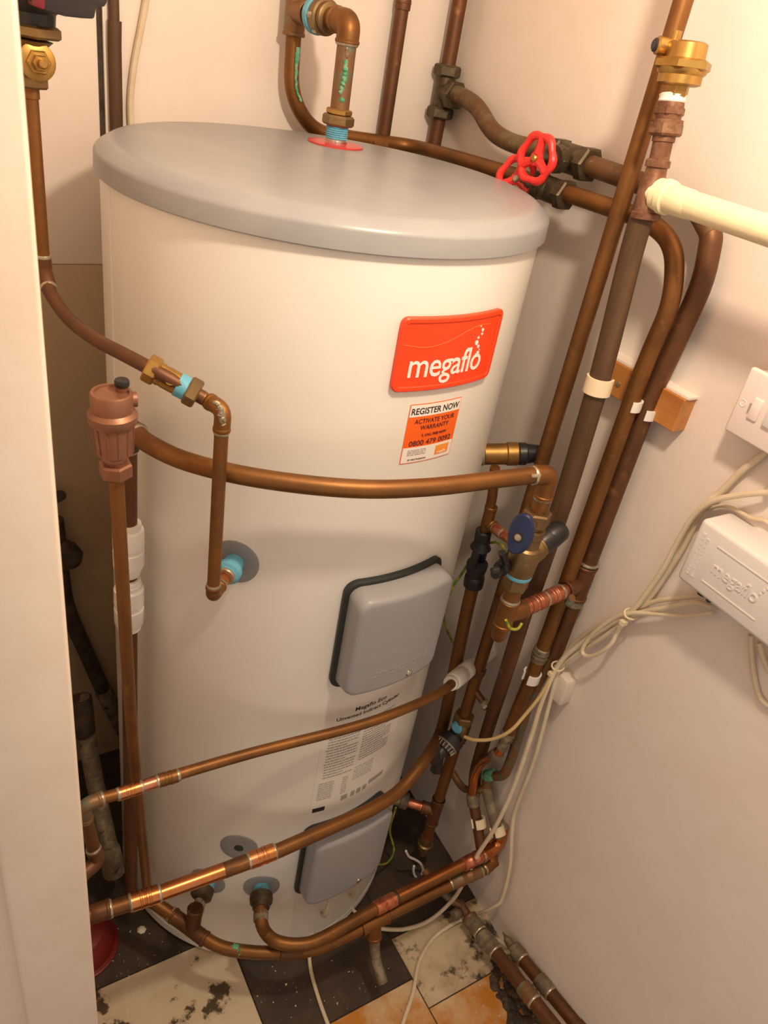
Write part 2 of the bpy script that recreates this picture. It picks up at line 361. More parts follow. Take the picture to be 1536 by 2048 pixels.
struct(MB().box((-0.213, YB+0.006, 1.3), (-0.202, YB+0.1, 2.35)), 'trim_1', 'oldpipe', 'narrow groove in the plaster beside the brown pipe')
struct(MB().box((-1.6, -1.7, 2.35), (0.55, YB+0.1, 2.45)), 'ceiling', 'wall')
fl = struct(MB().box((-1.6, -1.7, -0.05), (0.45, YB+0.05, -0.003)), 'floor', 'floor', 'dark dirty floor with cream and brown vinyl tiles')
def tile(x0, x1, y0, y1, m):
    g = 0.0012
    MB().box((x0+g, y0+g, -0.003), (x1-g, y1-g, 0.0)).build('floor_tile', m, fl, bevel=0.0006, segs=1)
XA, XB_ = -0.138, 0.155; TS = 0.3; XQ = 0.40
tile(XA, XB_, -0.427, -0.127, 't_dark'); tile(XA, XB_, -0.427-TS, -0.427, 't_yellow'); tile(XA, XB_, -0.127, YB, 't_dark')
tile(XA, XB_, -0.427-2*TS, -0.427-TS, 't_dark')
tile(XB_, XQ, -0.487, -0.342, 't_dirty'); tile(XB_, XQ, -0.487-TS, -0.487, 't_yellow'); tile(XB_, XQ, -0.342, -0.04, 't_dark'); tile(XB_, XQ, -0.04, 0.25, 't_dark')
tile(XB_, XQ, -0.487-2*TS, -0.487-TS, 't_dark')
tile(XA-TS, XA, -0.19-TS, -0.19, 't_cream'); tile(XA-TS, XA, -0.19, -0.19+TS, 't_dark'); tile(XA-TS, XA, -0.19+TS, YB, 't_dark')
tile(XA-TS, XA, -0.19-2*TS, -0.19-TS, 't_dark'); tile(XA-2*TS, XA-TS, -0.19-TS, -0.19, 't_dark'); tile(XA-2*TS, XA-TS, -0.19-2*TS, -0.19-TS, 't_cream')

# door frame in the left foreground
YJ = -0.50
XE = W(115, 1000, y=YJ).x; XL = W(57, 2048, y=YJ).x
struct(MB().box((XL, YJ, 0), (XE, YJ+0.018, 2.35)), 'trim_2', 'gloss', 'cream painted architrave of the cupboard door opening', bevel=0.0035, segs=3)
struct(MB().box((XL-0.6, YJ+0.012, 0), (XE-0.004, YJ+0.045, 2.35)), 'door_1', 'gloss', 'cream painted door lining and hall wall beside the opening')

# ------------------------------------------------------------------ the cylinder
tank = thing('hot_water_cylinder', 'tall cream steel hot water cylinder with grey lid', 'water tank', (0, 0, 0))
MB().lathe((0, 0, 0), (0, 0, 1), [(0.0, 0.255), (0.004, 0.275), (0.012, 0.2835), (0.034, 0.2835), (0.037, 0.280)], 96).build('base_ring', 'enamel', tank)
ZL, ZT = 1.357, 1.3935
MB().lathe((0, 0, 0), (0, 0, 1), [(0.030, RB-0.001), (0.036, RB), (ZL+0.008, RB), (ZL+0.01, RB-0.002)], 128).build('body', 'enamel', tank)
MB().lathe((0, 0, 0), (0, 0, 1), [(ZL+0.002, 0.283), (ZL-0.001, 0.287), (ZL+0.001, 0.2900), (ZL+0.020, 0.2895), (ZL+0.0225, 0.2888), (ZL+0.0255, 0.2865), (ZL+0.0335, 0.2740), (ZL+0.0352, 0.2700), (ZL+0.0360, 0.264), (ZT, 0.10), (ZT, 0.001)], 128).build('lid', 'lid', tank, angle=50)
th, _ = TH(221, 500)
MB().box((RB-0.001, -0.0045, 0.04), (RB+0.0012, 0.0045, 1.355), Matrix.Rotation(math.radians(th), 3, 'Z'), (0, 0, 0)).build('seam', 'enamel', tank, bevel=0.0008, segs=1)

# red badge
bt, bz = -82.7, 1.2495; hw, hh = 0.0780, 0.0440
fnb = lambda x, y, w: cyl(bt, bz, x, y, w)
o0 = rrect(hw, hh, 0.009); o1 = rrect(hw-0.0015, hh-0.0015, 0.008); o2 = rrect(hw-0.0055, hh-0.0055, 0.005); o3 = rrect(hw-0.0065, hh-0.0065, 0.0045)
badge = rings_mesh(fnb, [(o0, 0), (o0, 0.005), (o1, 0.0062), (o2, 0.0062), (o3, 0.0048)]).build('badge', 'orange', tank); badge['label'] = 'orange-red raised badge with white lettering'
def uv(px, py, t0=None, z0=None):
    t, z = TH(px, py, RB+0.005); return math.radians(t-(bt if t0 is None else t0))*RB, z-(bz if z0 is None else z0)
u0, v0 = uv(814, 754); u1, v1 = uv(956, 737)
text_on(lambda x, y, w: fnb(x+(u0+u1)/2, y+(v0+v1)/2, w+0.0048), 'megaflo', u1-u0, badge, 'whiteprint', hscale=1.12, depth=0.0006, bold=0.004, spacing=0.94)
for cx, cy, r in ((1138, 320, 8), (1155, 357, 16), (1147, 398, 12), (1110, 437, 13), (1092, 488, 23), (1107, 527, 17), (1119, 560, 6), (1103, 590, 18), (1080, 606, 9)):
    u, v = uv(740+cx*0.1953, 590+cy*0.1953); rr = r*0.1953*0.00062
    ol = [(rr*math.cos(a*PI/6), rr*math.sin(a*PI/6)*1.1) for a in range(12)]
    rings_mesh(lambda x, y, w: fnb(x+u, y+v, w), [(ol, 0.0047), (ol, 0.0054)]).build('bubble', 'whiteprint', badge)
wv = []
for cx, cy in ((300, 505), (450, 530), (560, 540), (700, 515), (850, 455), (1000, 370), (1130, 310), (1240, 295)):
    u, v = uv(740+cx*0.1953, 590+cy*0.1953); wv.append(fnb(u, v, 0.0046))
MB().tube(smooth(wv, 5), 0.0006, 6).build('wave_line', 'orange2', badge)

# warranty sticker
s0, s1, z0, z1 = -91.9, -75.4, 1.1055, 1.1860; Hs = z1-z0; Ws = math.radians(s1-s0)*RB
stk = sticker(tank, 'warranty_sticker', 'orange2', s0, s1, z0, z1, 0.0003); stk['label'] = 'white and orange warranty registration sticker'
def stp(fx0, fx1, f0, f1, m, w, name): return sticker(stk, name, m, s0+(s1-s0)*fx0, s0+(s1-s0)*fx1, z1-f1*Hs, z1-f0*Hs, w, 0.0002, 0.0003)
stp(0.012, 0.988, 0.012, 0.205, 'paper', 0.0006, 'header_panel'); stp(0.012, 0.988, 0.726, 0.988, 'paper', 0.0006, 'footer_panel')
def stt(s, fx, fy, wf, m, hs=1.0, bold=0.0):
    text_on(lambda x, y, w: cyl(s0+(s1-s0)*fx, z1-fy*Hs, x, y, w+0.0008), s, Ws*wf, stk, m, hscale=hs, depth=0.0003, bold=bold)
stt('REGISTER NOW', 0.5, 0.165, 0.92, 'ink', 1.1, 0.012)
stt('ACTIVATE YOUR', 0.515, 0.325, 0.78, 'navy', 1.05); stt('WARRANTY', 0.53, 0.435, 0.56, 'navy', 1.05)
stt('CALL FREE NOW', 0.58, 0.552, 0.43, 'navy', 1.0, 0.012); stt('0800 479 0092', 0.51, 0.700, 0.82, 'navy', 0.92)
stt('BY HEATRAESADIA', 0.30, 0.955, 0.34, 'navy')
MB().tube([cyl(s0+(s1-s0)*(0.33+dx), z1-fy*Hs, 0, 0, 0.001) for dx, fy in ((-0.012, 0.505), (-0.02, 0.52), (-0.012, 0.54), (0.004, 0.55))], 0.0005, 6).build('phone_symbol', 'navy', stk)
bars_on(lambda x, y, w: cyl(s0, z1, x, y, w+0.0008), [(Ws*0.10, Ws*0.44, -Hs*f, 0.0010) for f in (0.775, 0.802, 0.829, 0.856)], stk, 'greyink')
lg = stp(0.64, 0.92, 0.765, 0.93, 'amber', 0.0008, 'logo_panel')
text_on(lambda x, y, w: cyl(s0+(s1-s0)*0.78, z1-0.91*Hs, x, y, w+0.0011), 'megaflo', Ws*0.2, lg, 'whiteprint', depth=0.0002)

# specification label
t0_, zz0 = TH(627, 1588); t1_, zz1 = TH(800, 1385)
spec = sticker(tank, 'specification_label', 'spec', -100.3, -68.8, 0.430, 0.707, 0.0002, 0.0001, 0.003); spec['label'] = 'pale printed specification label below the upper cover'
def spec_text(s, pa, pb, m='ink', bold=0.01):
    (ta, za), (tb, zb) = TH(*pa), TH(*pb); wdt = math.radians(tb-ta)*RB
    text_on(lambda x, y, w: cyl((ta+tb)/2, (za+zb)/2, x, y, w+0.0004), s, wdt, spec, m, bold=bold, depth=0.0002, hscale=0.95)
spec_text('Megaflo Eco', (711, 1420), (772, 1398)); spec_text('Unvented Indirect Cylinder', (673, 1441), (797, 1392))
fns = lambda x, y, w: cyl(-100.3, 0.707, x, y*1.05, w+0.0004)
rows = [(0.045, 0.135, -0.066, 0.0016)]
for i in range(16): rows.append((0.012 if i not in (5, 10) else 0.010, 0.066-(0.02 if i in (4, 9, 14) else 0), -0.080-i*0.0062, 0.0022))
for i in range(14): rows.append((0.074, 0.136-(0.015 if i % 5 == 4 else 0), -0.080-i*0.0058, 0.0022))
for i in range(9): rows += [(0.008, 0.034, -0.186-i*0.0048, 0.0015), (0.050, 0.060, -0.186-i*0.0048, 0.0015)]
for i in range(7): rows.append((0.070, 0.110, -0.172-i*0.0048, 0.0015))
bars_on(fns, rows, spec, 'greyink')
sticker(spec, 'print_block', 'ink', -99.5, -95.1, 0.440, 0.450, 0.0004, 0.0002, 0.0004)
for a, b in ((-89.4, -86.9), (-85.5, -83.9), (-83.1, -81.3), (-80.5, -78.8)): sticker(spec, 'approval_mark', 'greyink', a, b, 0.451, 0.464, 0.0004, 0.0002, 0.001)
sticker(spec, 'bar_code', 'greyink', -77.9, -71.0, 0.459, 0.470, 0.0004, 0.0002, 0.0004)

# two element covers
def cover(zc, label, txt):
    fc = lambda x, y, w: cyl(-84.5, zc, x, y, w)
    g0 = rrect(0.0840, 0.0975, 0.020); g1 = rrect(0.0815, 0.095, 0.018)
    c = rings_mesh(fc, [(rrect(0.0765, 0.090, 0.017), 0.004), (rrect(0.077, 0.0905, 0.017), 0.010), (rrect(0.0735, 0.087, 0.017), 0.033), (rrect(0.0715, 0.085, 0.016), 0.0375), (rrect(0.0690, 0.0825, 0.0145), 0.0395), (rrect(0.0660, 0.0795, 0.013), 0.0402), (rrect(0.0630, 0.0765, 0.012), 0.0404)]).build('element_cover', 'cover', tank, angle=60)
    c['label'] = label
    rings_mesh(fc, [(g0, 0), (g0, 0.006), (g1, 0.008)]).build('gasket', 'gasket', c)
    p = cyl(-84.5, zc-0.072, 0.020, 0, 0.040); ax = cyl(-84.5, zc-0.072, 0.020, 0, 1)-cyl(-84.5, zc-0.072, 0.020, 0, 0)
    sc_ = MB().lathe(p, ax, [(0, 0.0055), (0.002, 0.0052), (0.003, 0.0035), (0.003, 0.0001)], 16).build('screw', 'chrome', c)
    if txt: bars_on(lambda x, y, w: fc(x, y, w+0.0402), [(-0.035, 0.046, -0.048, 0.003), (-0.038, 0.030, -0.055, 0.003)], c, 'cover', name='embossed_lines', depth=0.0007)
    return c
cover(0.835, 'grey moulded cover with black gasket on the middle of the cylinder', True)
cover(0.310, 'grey moulded cover with black gasket near the foot of the cylinder', False)

# boss plates: grey discs
def disc(px, py, r=0.032, dip=False):
    t, z = TH(px, py); ol = [(r*math.cos(2*PI*i/40), r*math.sin(2*PI*i/40)) for i in range(40)]
    o = rings_mesh(lambda x, y, w: cyl(t, z, x, y, w), [(ol, 0), (ol, 0.0015), ([(x*0.96, y*0.96) for x, y in ol], 0.002)]).build('boss_plate', 'plate', tank)
    if dip:
        MB().lathe(cyl(t, z, 0, 0, 0.0015), cyl(t, z, 0, 0, 1)-cyl(t, z, 0, 0, 0), [(0, 0.008), (0.001, 0.008), (0.0012, 0.005), (0.0014, 0.0048)], 20).build('plug_hole', 'gasket', o)
    ax = cyl(t, z, 0, 0, 1)-cyl(t, z, 0, 0, 0)
    return cyl(t, z, 0, 0, 0), ax, t, z
bA = disc(470, 1123); bB = disc(478, 1694, dip=True); bC = disc(416, 1762); bD = disc(523, 1773)
RO = W(671, 289, z=ZT); RO.z = 0
MB().lathe(RO+V((0, 0, ZT)), (0, 0, 1), [(0, 0.0415), (0.0018, 0.0415), (0.0026, 0.038), (0.0035, 0.018)], 40).build('top_washer', 'redclear', tank)

# ------------------------------------------------------------------ top outlet loop
rz = W(690, 42, y=RO.y).z
loop = thing('outlet_pipe', 'green crusted copper loop rising from the lid to the back wall', 'pipe', RO+V((0, 0, ZT)))
Z = V((0, 0, 1)); B0 = RO+Z*ZT
MB().lathe(B0, Z, [(0, 0.0165), (0.006, 0.0165), (0.0065, 0.015), (0.008, 0.015)], 24).build('chrome_collar', 'chrome', loop)
th_ = MB(); pr = []
for i in range(7): pr += [(0.008+i*0.0028, 0.0155), (0.008+i*0.0028+0.0014, 0.0168)]
th_.lathe(B0, Z, pr+[(0.028, 0.015)], 24).build('threaded_tail', 'ptfe', loop)
nut(loop, B0, Z, 0.0255, 0.040, 0.0235, 'fit'); nut(loop, B0, Z, 0.040, 0.048, 0.019, 'brass', 'compression_nut')
RT = RO+Z*rz; ql = W(590, 38, y=0.305); ql.z = rz; dq = (ql-RT).normalized()
pipe(loop, [B0+Z*0.04, RT-Z*0.025], 0.0138, 'verd')
elbow(loop, RT-Z*0.026, RT, RT+dq*0.034, 0.0142, 'cu', R=0.03)
pipe(loop, [RT+dq*0.03, ql-dq*0.03], 0.014, 'cu')
LQ = (ql-RT).length
c0 = RT+dq*LQ*0.32
MB().lathe(c0, dq, [(0, 0.015), (0.002, 0.020), (0.012, 0.020), (0.013, 0.0235), (0.026, 0.0235), (0.027, 0.020), (0.036, 0.020), (0.038, 0.015)], 24).build('union', 'fit', loop)
nut(loop, c0, dq, 0.014, 0.030, 0.025, 'solder', 'union_nut')
MB().lathe(c0, dq, [(0.030, 0.0225), (0.032, 0.0245), (0.041, 0.0245), (0.044, 0.018)], 20).build('paste_band', 'ptfe', loop)
tee(loop, ql+V((0, 0, 0.05)), ql+V((0, 0, -0.032)), ql, ql-dq*0.04, 0.0138, 'verd')
pipe(loop, [ql+V((0, 0, 0.04)), ql+V((0, 0, 0.5))], 0.0135, 'cu')
crust(loop, [RT+V((-0.006, -0.0125, -0.045)), RT+V((-0.004, -0.0132, -0.06)), RT+V((-0.006, -0.0128, -0.075)), RT+V((-0.008, -0.0118, -0.088))], 0.0034)
crust(loop, [RT+V((-0.008, -0.0118, -0.094)), RT+V((-0.001, -0.0132, -0.096))], 0.003)
crust(loop, [ql+V((0.004, -0.0135, -0.045)), ql+V((0.003, -0.0138, -0.075)), ql+V((0.006, -0.0135, -0.10)), ql+V((0.016, -0.013, -0.118))], 0.0032)
crust(loop, [RT+V((-0.006, -0.0128, -0.030)), RT+V((-0.004, -0.0132, -0.042))], 0.0028, 'solder', 'solder_drip')

# return pipe behind lid, along the right wall and down (with red valve)
X3, X4 = 0.318, 0.345
YV = 0.308
flow = thing('flow_pipe', 'copper pipe from behind the lid bending down right wall, left of the paired bends', 'pipe', (X3, 0.0, 0.5))
v3b = W(1352, 505, x=X3)
yd3 = W(1208, 955, x=X3).y; z3 = W(1200, 405, x=X3).z
pts = [ql+V((0, 0, -0.03)), V((W(584, 150, y=0.305).x, 0.305, W(584, 190, y=0.305).z)), V((W(625, 262, y=YV).x, YV, ZT-0.006)), V((0.22, YV, ZT-0.010)), V((X3, YV, ZT-0.012)), V((X3, 0.10, z3-0.008)), V((X3, W(1300, 440, x=X3).y, z3)), W(1350, 490, x=X3), W(1347, 600, x=X3), V((X3, yd3, W(1284, 720, x=X3).z)), V((X3, yd3, W(1165, 1120, x=X3).z)), W(1085, 1300, x=X3), W(1016, 1468, x=X3)]
pipe(flow, fillet(pts, [0.05, 0.05, 0.04, 0.05, 0.1, 0.05, 0.06, 0.045, 0.06, 0.05, 0.05]), 0.0118, 'cu')
for a, b in (((740, 286), (770, 291)), ((800, 296), (815, 300))):
    coupling(flow, W(*a, y=YV), W(*b, y=YV), 0.0118, 'cu', False)
a3 = W(1085, 1296, x=X3); b3 = W(1077, 1318, x=X3); coupling(flow, a3, b3, 0.0118, 'grime')
crust(flow, [W(1143, 1195, x=X3-0.012), W(1136, 1212, x=X3-0.012)], 0.006, 'verd', 'green_stain')

fwd4 = thing('return_pipe', 'dusty brown pipe curving from the corner tee and down right wall, outermost', 'pipe', (X4, 0, 0.5))
yd4 = W(1240, 955, x=X4).y; YQ = 0.312; XQ4 = W(895, 140, y=YQ).x; zq = W(890, 185, y=YQ).z
pts = [V((XQ4, YQ, zq)), W(918, 190, x=XQ4-0.002), W(955, 215, x=0.358), W(985, 262, x=0.35), W(1030, 288, x=X4), W(1100, 303, x=X4), W(1300, 373, x=X4), W(1392, 408, x=X4), W(1424, 470, x=X4), W(1408, 560, x=X4), W(1372, 640, x=X4), V((X4, yd4, W(1300, 790, x=X4).z)), V((X4, yd4, 1.0)), V((X4, yd4, 0.72))]
MB().tube(fillet(smooth(pts[:6], 3)[:-1]+pts[5:9], 0.03, 4), 0.0138, 16).build('pipe', 'dusty', fwd4)
MB().tube(fillet([pts[7]*0.4+pts[8]*0.6, pts[8]]+pts[9:], 0.03, 4), 0.0137, 16).build('lower_pipe', 'cu_dk', fwd4)
# corner riser with tee
rise = thing('corner_pipe', 'brown riser pipe with tarnished compression tee in the back corner', 'pipe', (XQ4, YQ, 1.2))
pipe(rise, [(XQ4, YQ, 2.3), (XQ4, YQ, 0.8)], 0.0125, 'cu_dk')
MB().lathe((XQ4, YQ, zq-0.037), (0, 0, 1), [(0, 0.015), (0.01, 0.0165), (0.07, 0.0165), (0.08, 0.015)], 20).lathe((XQ4, YQ, zq), (0, -1, 0), [(0, 0.016), (0.028, 0.016)], 20).build('tee', 'fit_dk', rise)
nut(rise, (XQ4, YQ, zq-0.047), (0, 0, 1), 0.006, 0.024, 0.0235, 'fit_dk'); nut(rise, (XQ4, YQ, zq+0.020), (0, 0, 1), 0.004, 0.022, 0.0235, 'fit_dk')
nut(rise, (XQ4, YQ, zq), (0, -1, 0), 0.022, 0.042, 0.0235, 'fit_dk')
bp = thing('wall_pipe', 'plain brown copper riser on back wall right of the lid outlet', 'pipe', (0.261, 0.318, 1.2))
pipe(bp, [(0.2635, 0.318, 2.3), (0.261, 0.318, 0.9)], 0.0112, 'cu_dk')
coupling(bp, (0.2627, 0.318, 1.578), (0.263, 0.318, 1.61), 0.0112, 'cu_dk', False)
lp = thing('painted_pipe', 'brown paint-flaked pipe at the left corner of the back wall', 'pipe', (-0.189, 0.333, 1.0))
ZB1 = W(226, 60, y=0.333).z
pipe(lp, [(-0.189, 0.333, 2.3), (-0.189, 0.333, 1.0)], 0.0075, 'paintpipe')
pipe(lp, [(-0.1885, 0.331, ZB1+0.012), (-0.1895, 0.331, ZB1-0.02), (-0.190, 0.331, 1.0)], 0.0095, 'paintpipe', name='sleeve')
cb = MB().tube(smooth([W(x_, y_, y=0.332) for x_, y_ in ((300, -60), (292, 0), (283, 50), (268, 130), (261, 200), (263, 262), (270, 330))]), 0.0048, 10).build('painted_cable', 'cable')
tag(cb, 'thin peach painted cable wavering down back wall left of the lid outlet', 'cable')

# gate valves with red wheels
def gate_valve(label, pa, pb, xx, rp, wc, wr, hub, nrm):
    a = W(*pa, x=xx); b = W(*pb, x=xx); a.z = b.z = (a.z+b.z)/2; c = (a+b)/2; ax = (b-a).normalized(); L = (b-a).length
    g = thing('gate_valve', label, 'valve', c)
    MB().lathe(a, ax, [(L*0.16, rp*1.25), (L*0.2, rp*1.45), (L*0.8, rp*1.45), (L*0.84, rp*1.25)], 20).build('body', 'fit_dk', g)
    nut(g, a, ax, 0, L*0.24, rp*1.75, 'fit_dk'); nut(g, a, ax, L*0.76, L, rp*1.75, 'fit_dk')
    s = V(wc)-c; Ls = s.length; d = s.normalized()
    MB().lathe(c, d, [(0, 0.015), (Ls*0.35, 0.0155), (Ls*0.36, 0.0185), (Ls*0.55, 0.0185), (Ls*0.56, 0.012), (Ls*0.72, 0.011), (Ls*0.74, 0.0075), (Ls*0.9, 0.007)], 18).build('bonnet', 'fit_dk', g)
    nut(g, c, d, Ls*0.36, Ls*0.52, 0.0195, 'fit_dk', 'bonnet_nut')
    h = c+s; d = V(nrm).normalized(); u, w = perp(d); mb = MB(); path = []; rad = []
    for i in range(48):
        t = 2*PI*i/48; q = wr*(1+0.045*math.cos(6*t)); path.append(h+u*q*math.cos(t)+w*q*math.sin(t)); rad.append(wr*0.185*(1+0.12*math.cos(6*t)))
    mb.tube(path, rad, 10, closed=True)
    for k in range(3):
        t = 2*PI*k/3+0.5; e = u*math.cos(t)+w*math.sin(t); f = d.cross(e)
        mb.tube([h+e*wr*0.2-d*0.001, h+e*wr*0.55-d*0.001, h+e*wr*0.97], [wr*0.24, wr*0.2, wr*0.22], 8)
    mb.lathe(h-d*0.004, d, [(0, wr*0.30), (0.007, wr*0.32), (0.008, wr*0.2)], 16)
    mb.build('handwheel', 'red', g)
    MB().lathe(h, d, [(0.002, 0.005), (0.006, 0.005), (0.008, 0.003)], 12).build('spindle_nut', hub, g)
gate_valve('upper tarnished gate valve with a fully visible red handwheel', (1108, 306), (1183, 333), X4, 0.0138, W(1073, 317, x=0.277), 0.0290, 'brass', (-1, -0.12, 0.05))
gate_valve('lower gate valve with a red handwheel half hidden by the lid edge', (1068, 372), (1138, 388), X3, 0.0120, W(1034, 358, x=0.284), 0.0270, 'solder', (-0.9, -0.45, 0.15))

# ------------------------------------------------------------------ pipes standing against the right wall
X1 = 0.288; Y1 = W(1067, 980, x=X1).y
v1 = thing('riser_pipe', 'long orange copper pipe running straight from top to floor beside the cylinder', 'pipe', (X1, Y1, 0.1))
pipe(v1, [(X1, Y1, 2.3), (X1, Y1, 0.115)], 0.0112, 'cu')
SD = V((X1-0.205, Y1+0.165, -0.01)).normalized()
pipe(v1, [V((0.205, -0.165, 0.215)), V((X1, Y1, 0.205))], 0.010, 'cu_pink', name='outlet_stub')
MB().lathe(V((0.205, -0.165, 0.216))+SD*0.012, SD, [(0, 0.014), (0.02, 0.014), (0.021, 0.017), (0.035, 0.017), (0.037, 0.012)], 18).build('stub_fitting', 'grime', v1)
MB().lathe((0.205, -0.165, 0.217), SD, [(0, 0.015), (0.014, 0.015), (0.016, 0.013)], 18).build('paste_band', 'ptfe', v1)
tee(v1, (X1, Y1, 0.245), (X1, Y1, 0.165), (X1, Y1, 0.205), V((X1, Y1, 0.205))-SD*0.03, 0.0112, 'cu_dk')
MB().lathe((X1, Y1, 0.118), (0, 0, -1), [(0, 0.0135), (0.02, 0.0135), (0.022, 0.017), (0.035, 0.017), (0.038, 0.009), (0.06, 0.009)], 18).build('drain_end', 'fit', v1)
tie = MB().tube(smooth([W(x_, y_, y=Y1-0.014) for x_, y_ in ((812, 1702), (818, 1713), (830, 1719), (841, 1727), (846, 1740), (840, 1753), (831, 1753), (827, 1742), (828, 1732))]), 0.0026, 8).build('cable_tie', 'white')
tag(tie, 'looped white plastic strap around the pipe end near the floor', 'cable tie')
nut(v1, W(957, 1343, x=X1), (0, 0, 1), -0.008, 0.008, 0.0135, 'cu_dk', 'collar')

X2 = 0.264
v2 = thing('painted_riser', 'rough dark brown painted pipe between the orange riser and paired bends', 'pipe', (X2, -0.25, 0.3))
p2 = [W(1316, 300, x=X2), W(1300, 385, x=X2), W(1269, 480, x=X2), W(1205, 740, x=X2), W(1134, 980, x=X2), W(1062, 1190, x=X2)]
pipe(v2, p2[1:], 0.0142, 'paintpipe', R=0.05)
pipe(v2, [W(1062, 1185, x=X2), W(1020, 1320, x=X2), W(978, 1450, x=X2+0.05), W(950, 1545, x=0.342), W(948, 1590, x=0.342)], 0.0122, 'cu_dk', R=0.05)
lathe2(v2, 'tee_body', 'rust', W(1289, 440, x=X2), W(1318, 318, x=X2), [(0, 0.0145), (0.02, 0.0172), (0.12, 0.0172), (0.14, 0.0155), (0.62, 0.0155), (0.72, 0.0125), (0.86, 0.0118), (0.87, 0.014), (0.97, 0.014), (1, 0.0115)])
lathe2(v2, 'upper_tail', 'rust', W(1316, 330, x=X2), W(1330, 265, x=X2), [(0, 0.0112), (0.7, 0.0112), (0.72, 0.0128), (0.98, 0.0128), (1, 0.011)])
a = W(1329, 272, x=X2); b = W(1345, 195, x=X2)
MB().hexnut(a, b-a, 0, 0.014, 0.0195).build('lower_nut', 'rust', v2)
lathe2(v2, 'adaptor', 'rust', a, b, [(0, 0.013), (0.2, 0.0175), (0.42, 0.0175), (0.44, 0.014), (0.7, 0.015), (1, 0.0135)])
MB().hexnut(a, b-a, 0.020, 0.030, 0.0172).build('upper_nut', 'rust', v2)
lathe2(v2, 'tape_wrap', 'white', W(1343, 206, x=X2), W(1347, 186, x=X2), [(0, 0.0135), (0.2, 0.0148), (0.5, 0.0142), (0.8, 0.015), (1, 0.0125)])
cp = thing('cream_pipe', 'thick cream painted pipe leaving the brown riser towards the right', 'pipe', W(1320, 388, x=X2))
ca = W(1308, 386, x=X2); cz = ca.z
pipe(cp, [V((X2, ca.y, cz)), V((X2, -1.6, cz))], 0.0150, 'creampipe')
MB().lathe((X2, ca.y-0.004, cz), (0, -1, 0), [(0, 0.013), (0.003, 0.0180), (0.012, 0.0175), (0.013, 0.0195), (0.020, 0.019), (0.022, 0.0165), (0.050, 0.0158), (0.052, 0.015)], 24).build('socket', 'creampipe', cp)

# brass automatic air vent on top of the brown riser
av = thing('brass_air_vent', 'bright brass automatic air vent on top of the brown riser', 'air vent', W(1347, 190, x=X2))
A0 = W(1351, 192, x=X2); A1 = W(1378, 86, x=X2); dA = A1-A0
lathe2(av, 'neck', 'brass', A0, A0+dA*0.25, [(0, 0.0125), (0.05, 0.013), (0.9, 0.013), (1, 0.011)], 6)
lathe2(av, 'body', 'brass', A0+dA*0.20, A0+dA*0.52, [(0, 0.019), (0.1, 0.0235), (0.6, 0.0235), (0.75, 0.026), (1, 0.027)])
MB().hexnut(A0, dA, dA.length*0.48, dA.length*0.70, 0.0310).build('hex_cap', 'brass', av)
lathe2(av, 'cap', 'brass', A0+dA*0.68, A0+dA*1.02, [(0, 0.0215), (0.9, 0.0208), (1, 0.018)])
sd = W(1352, 100, x=X2)-A1
MB().lathe(A0+dA*0.86+V((-0.006, 0.016, 0)), (-0.9, 0.35, 0), [(0, 0.009), (0.018, 0.009), (0.020, 0.007)], 18).lathe(A0+dA*0.95+V((-0.004, 0.018, 0)), (0, 0, 1), [(0, 0.006), (0.012, 0.006)], 14).build('side_lug', 'brass', av)
MB().lathe(A0+dA*0.86+V((-0.006, 0.016, 0))+V((-0.9, 0.35, 0))*0.017, (-0.9, 0.35, 0), [(0, 0.0068), (0.005, 0.0068), (0.0065, 0.005)], 16).build('black_plug', 'black', av)

# batten with clips
bt_ = thing('batten', 'varnished wooden batten screwed to the right wall under the pipe clips', 'batten', (XW(-0.29), -0.30, 1.14))
ybt = W(1344, 865, x=0.345).y; ZBT = W(1344, 865, x=0.345).z
MB().box((0.345, ybt, ZBT), (0.385, ybt+0.16, ZBT+0.047)).build('board', 'wood', bt_, bevel=0.0012, segs=1)
MB().lathe((0.345, ybt+0.11, ZBT+0.02), (-1, 0, 0), [(0, 0.004), (0.0015, 0.0035), (0.002, 0.001)], 12).build('screw', 'solder', bt_)
MB().box((0.350, ybt-0.002, ZBT+0.047), (0.385, ybt+0.162, ZBT+0.050)).build('paint_edge', 'wall', bt_)
pc = W(1197, 770, x=X2)
strap_clip('cream clip around the dark brown painted riser at the batten', pc, W(1134, 980, x=X2)-W(1205, 740, x=X2), 0.0142, (1, 0.25, 0), w=0.011, span=250, face=-1)
strap_clip('white clip around the inner copper bend pipe at the batten', (X3, yd3, W(1258, 805, x=X3).z), (0, 0, 1), 0.0118, (0.9, -0.5, 0), 'white', span=200)
strap_clip('white clip around the outermost brown pipe at the batten', (X4, yd4, W(1305, 832, x=X4).z), (0, 0, 1), 0.0138, (0.9, -0.5, 0), 'white', span=210)
BK = W(1138, 1362, x=0.345)
b2_ = MB().box((0.345, BK.y, BK.z-0.06), (0.385, BK.y+0.034, BK.z-0.005)).build('wall_block', 'flake', bevel=0.003); tag(b2_, 'small chipped white painted block low on right wall behind the cables', 'block')
strap_clip('white plastic clip low on the copper pipe near the chipped block', W(1063, 1352, x=X3), (0, 0, 1), 0.0118, (1, 0, 0), 'white', w=0.009)

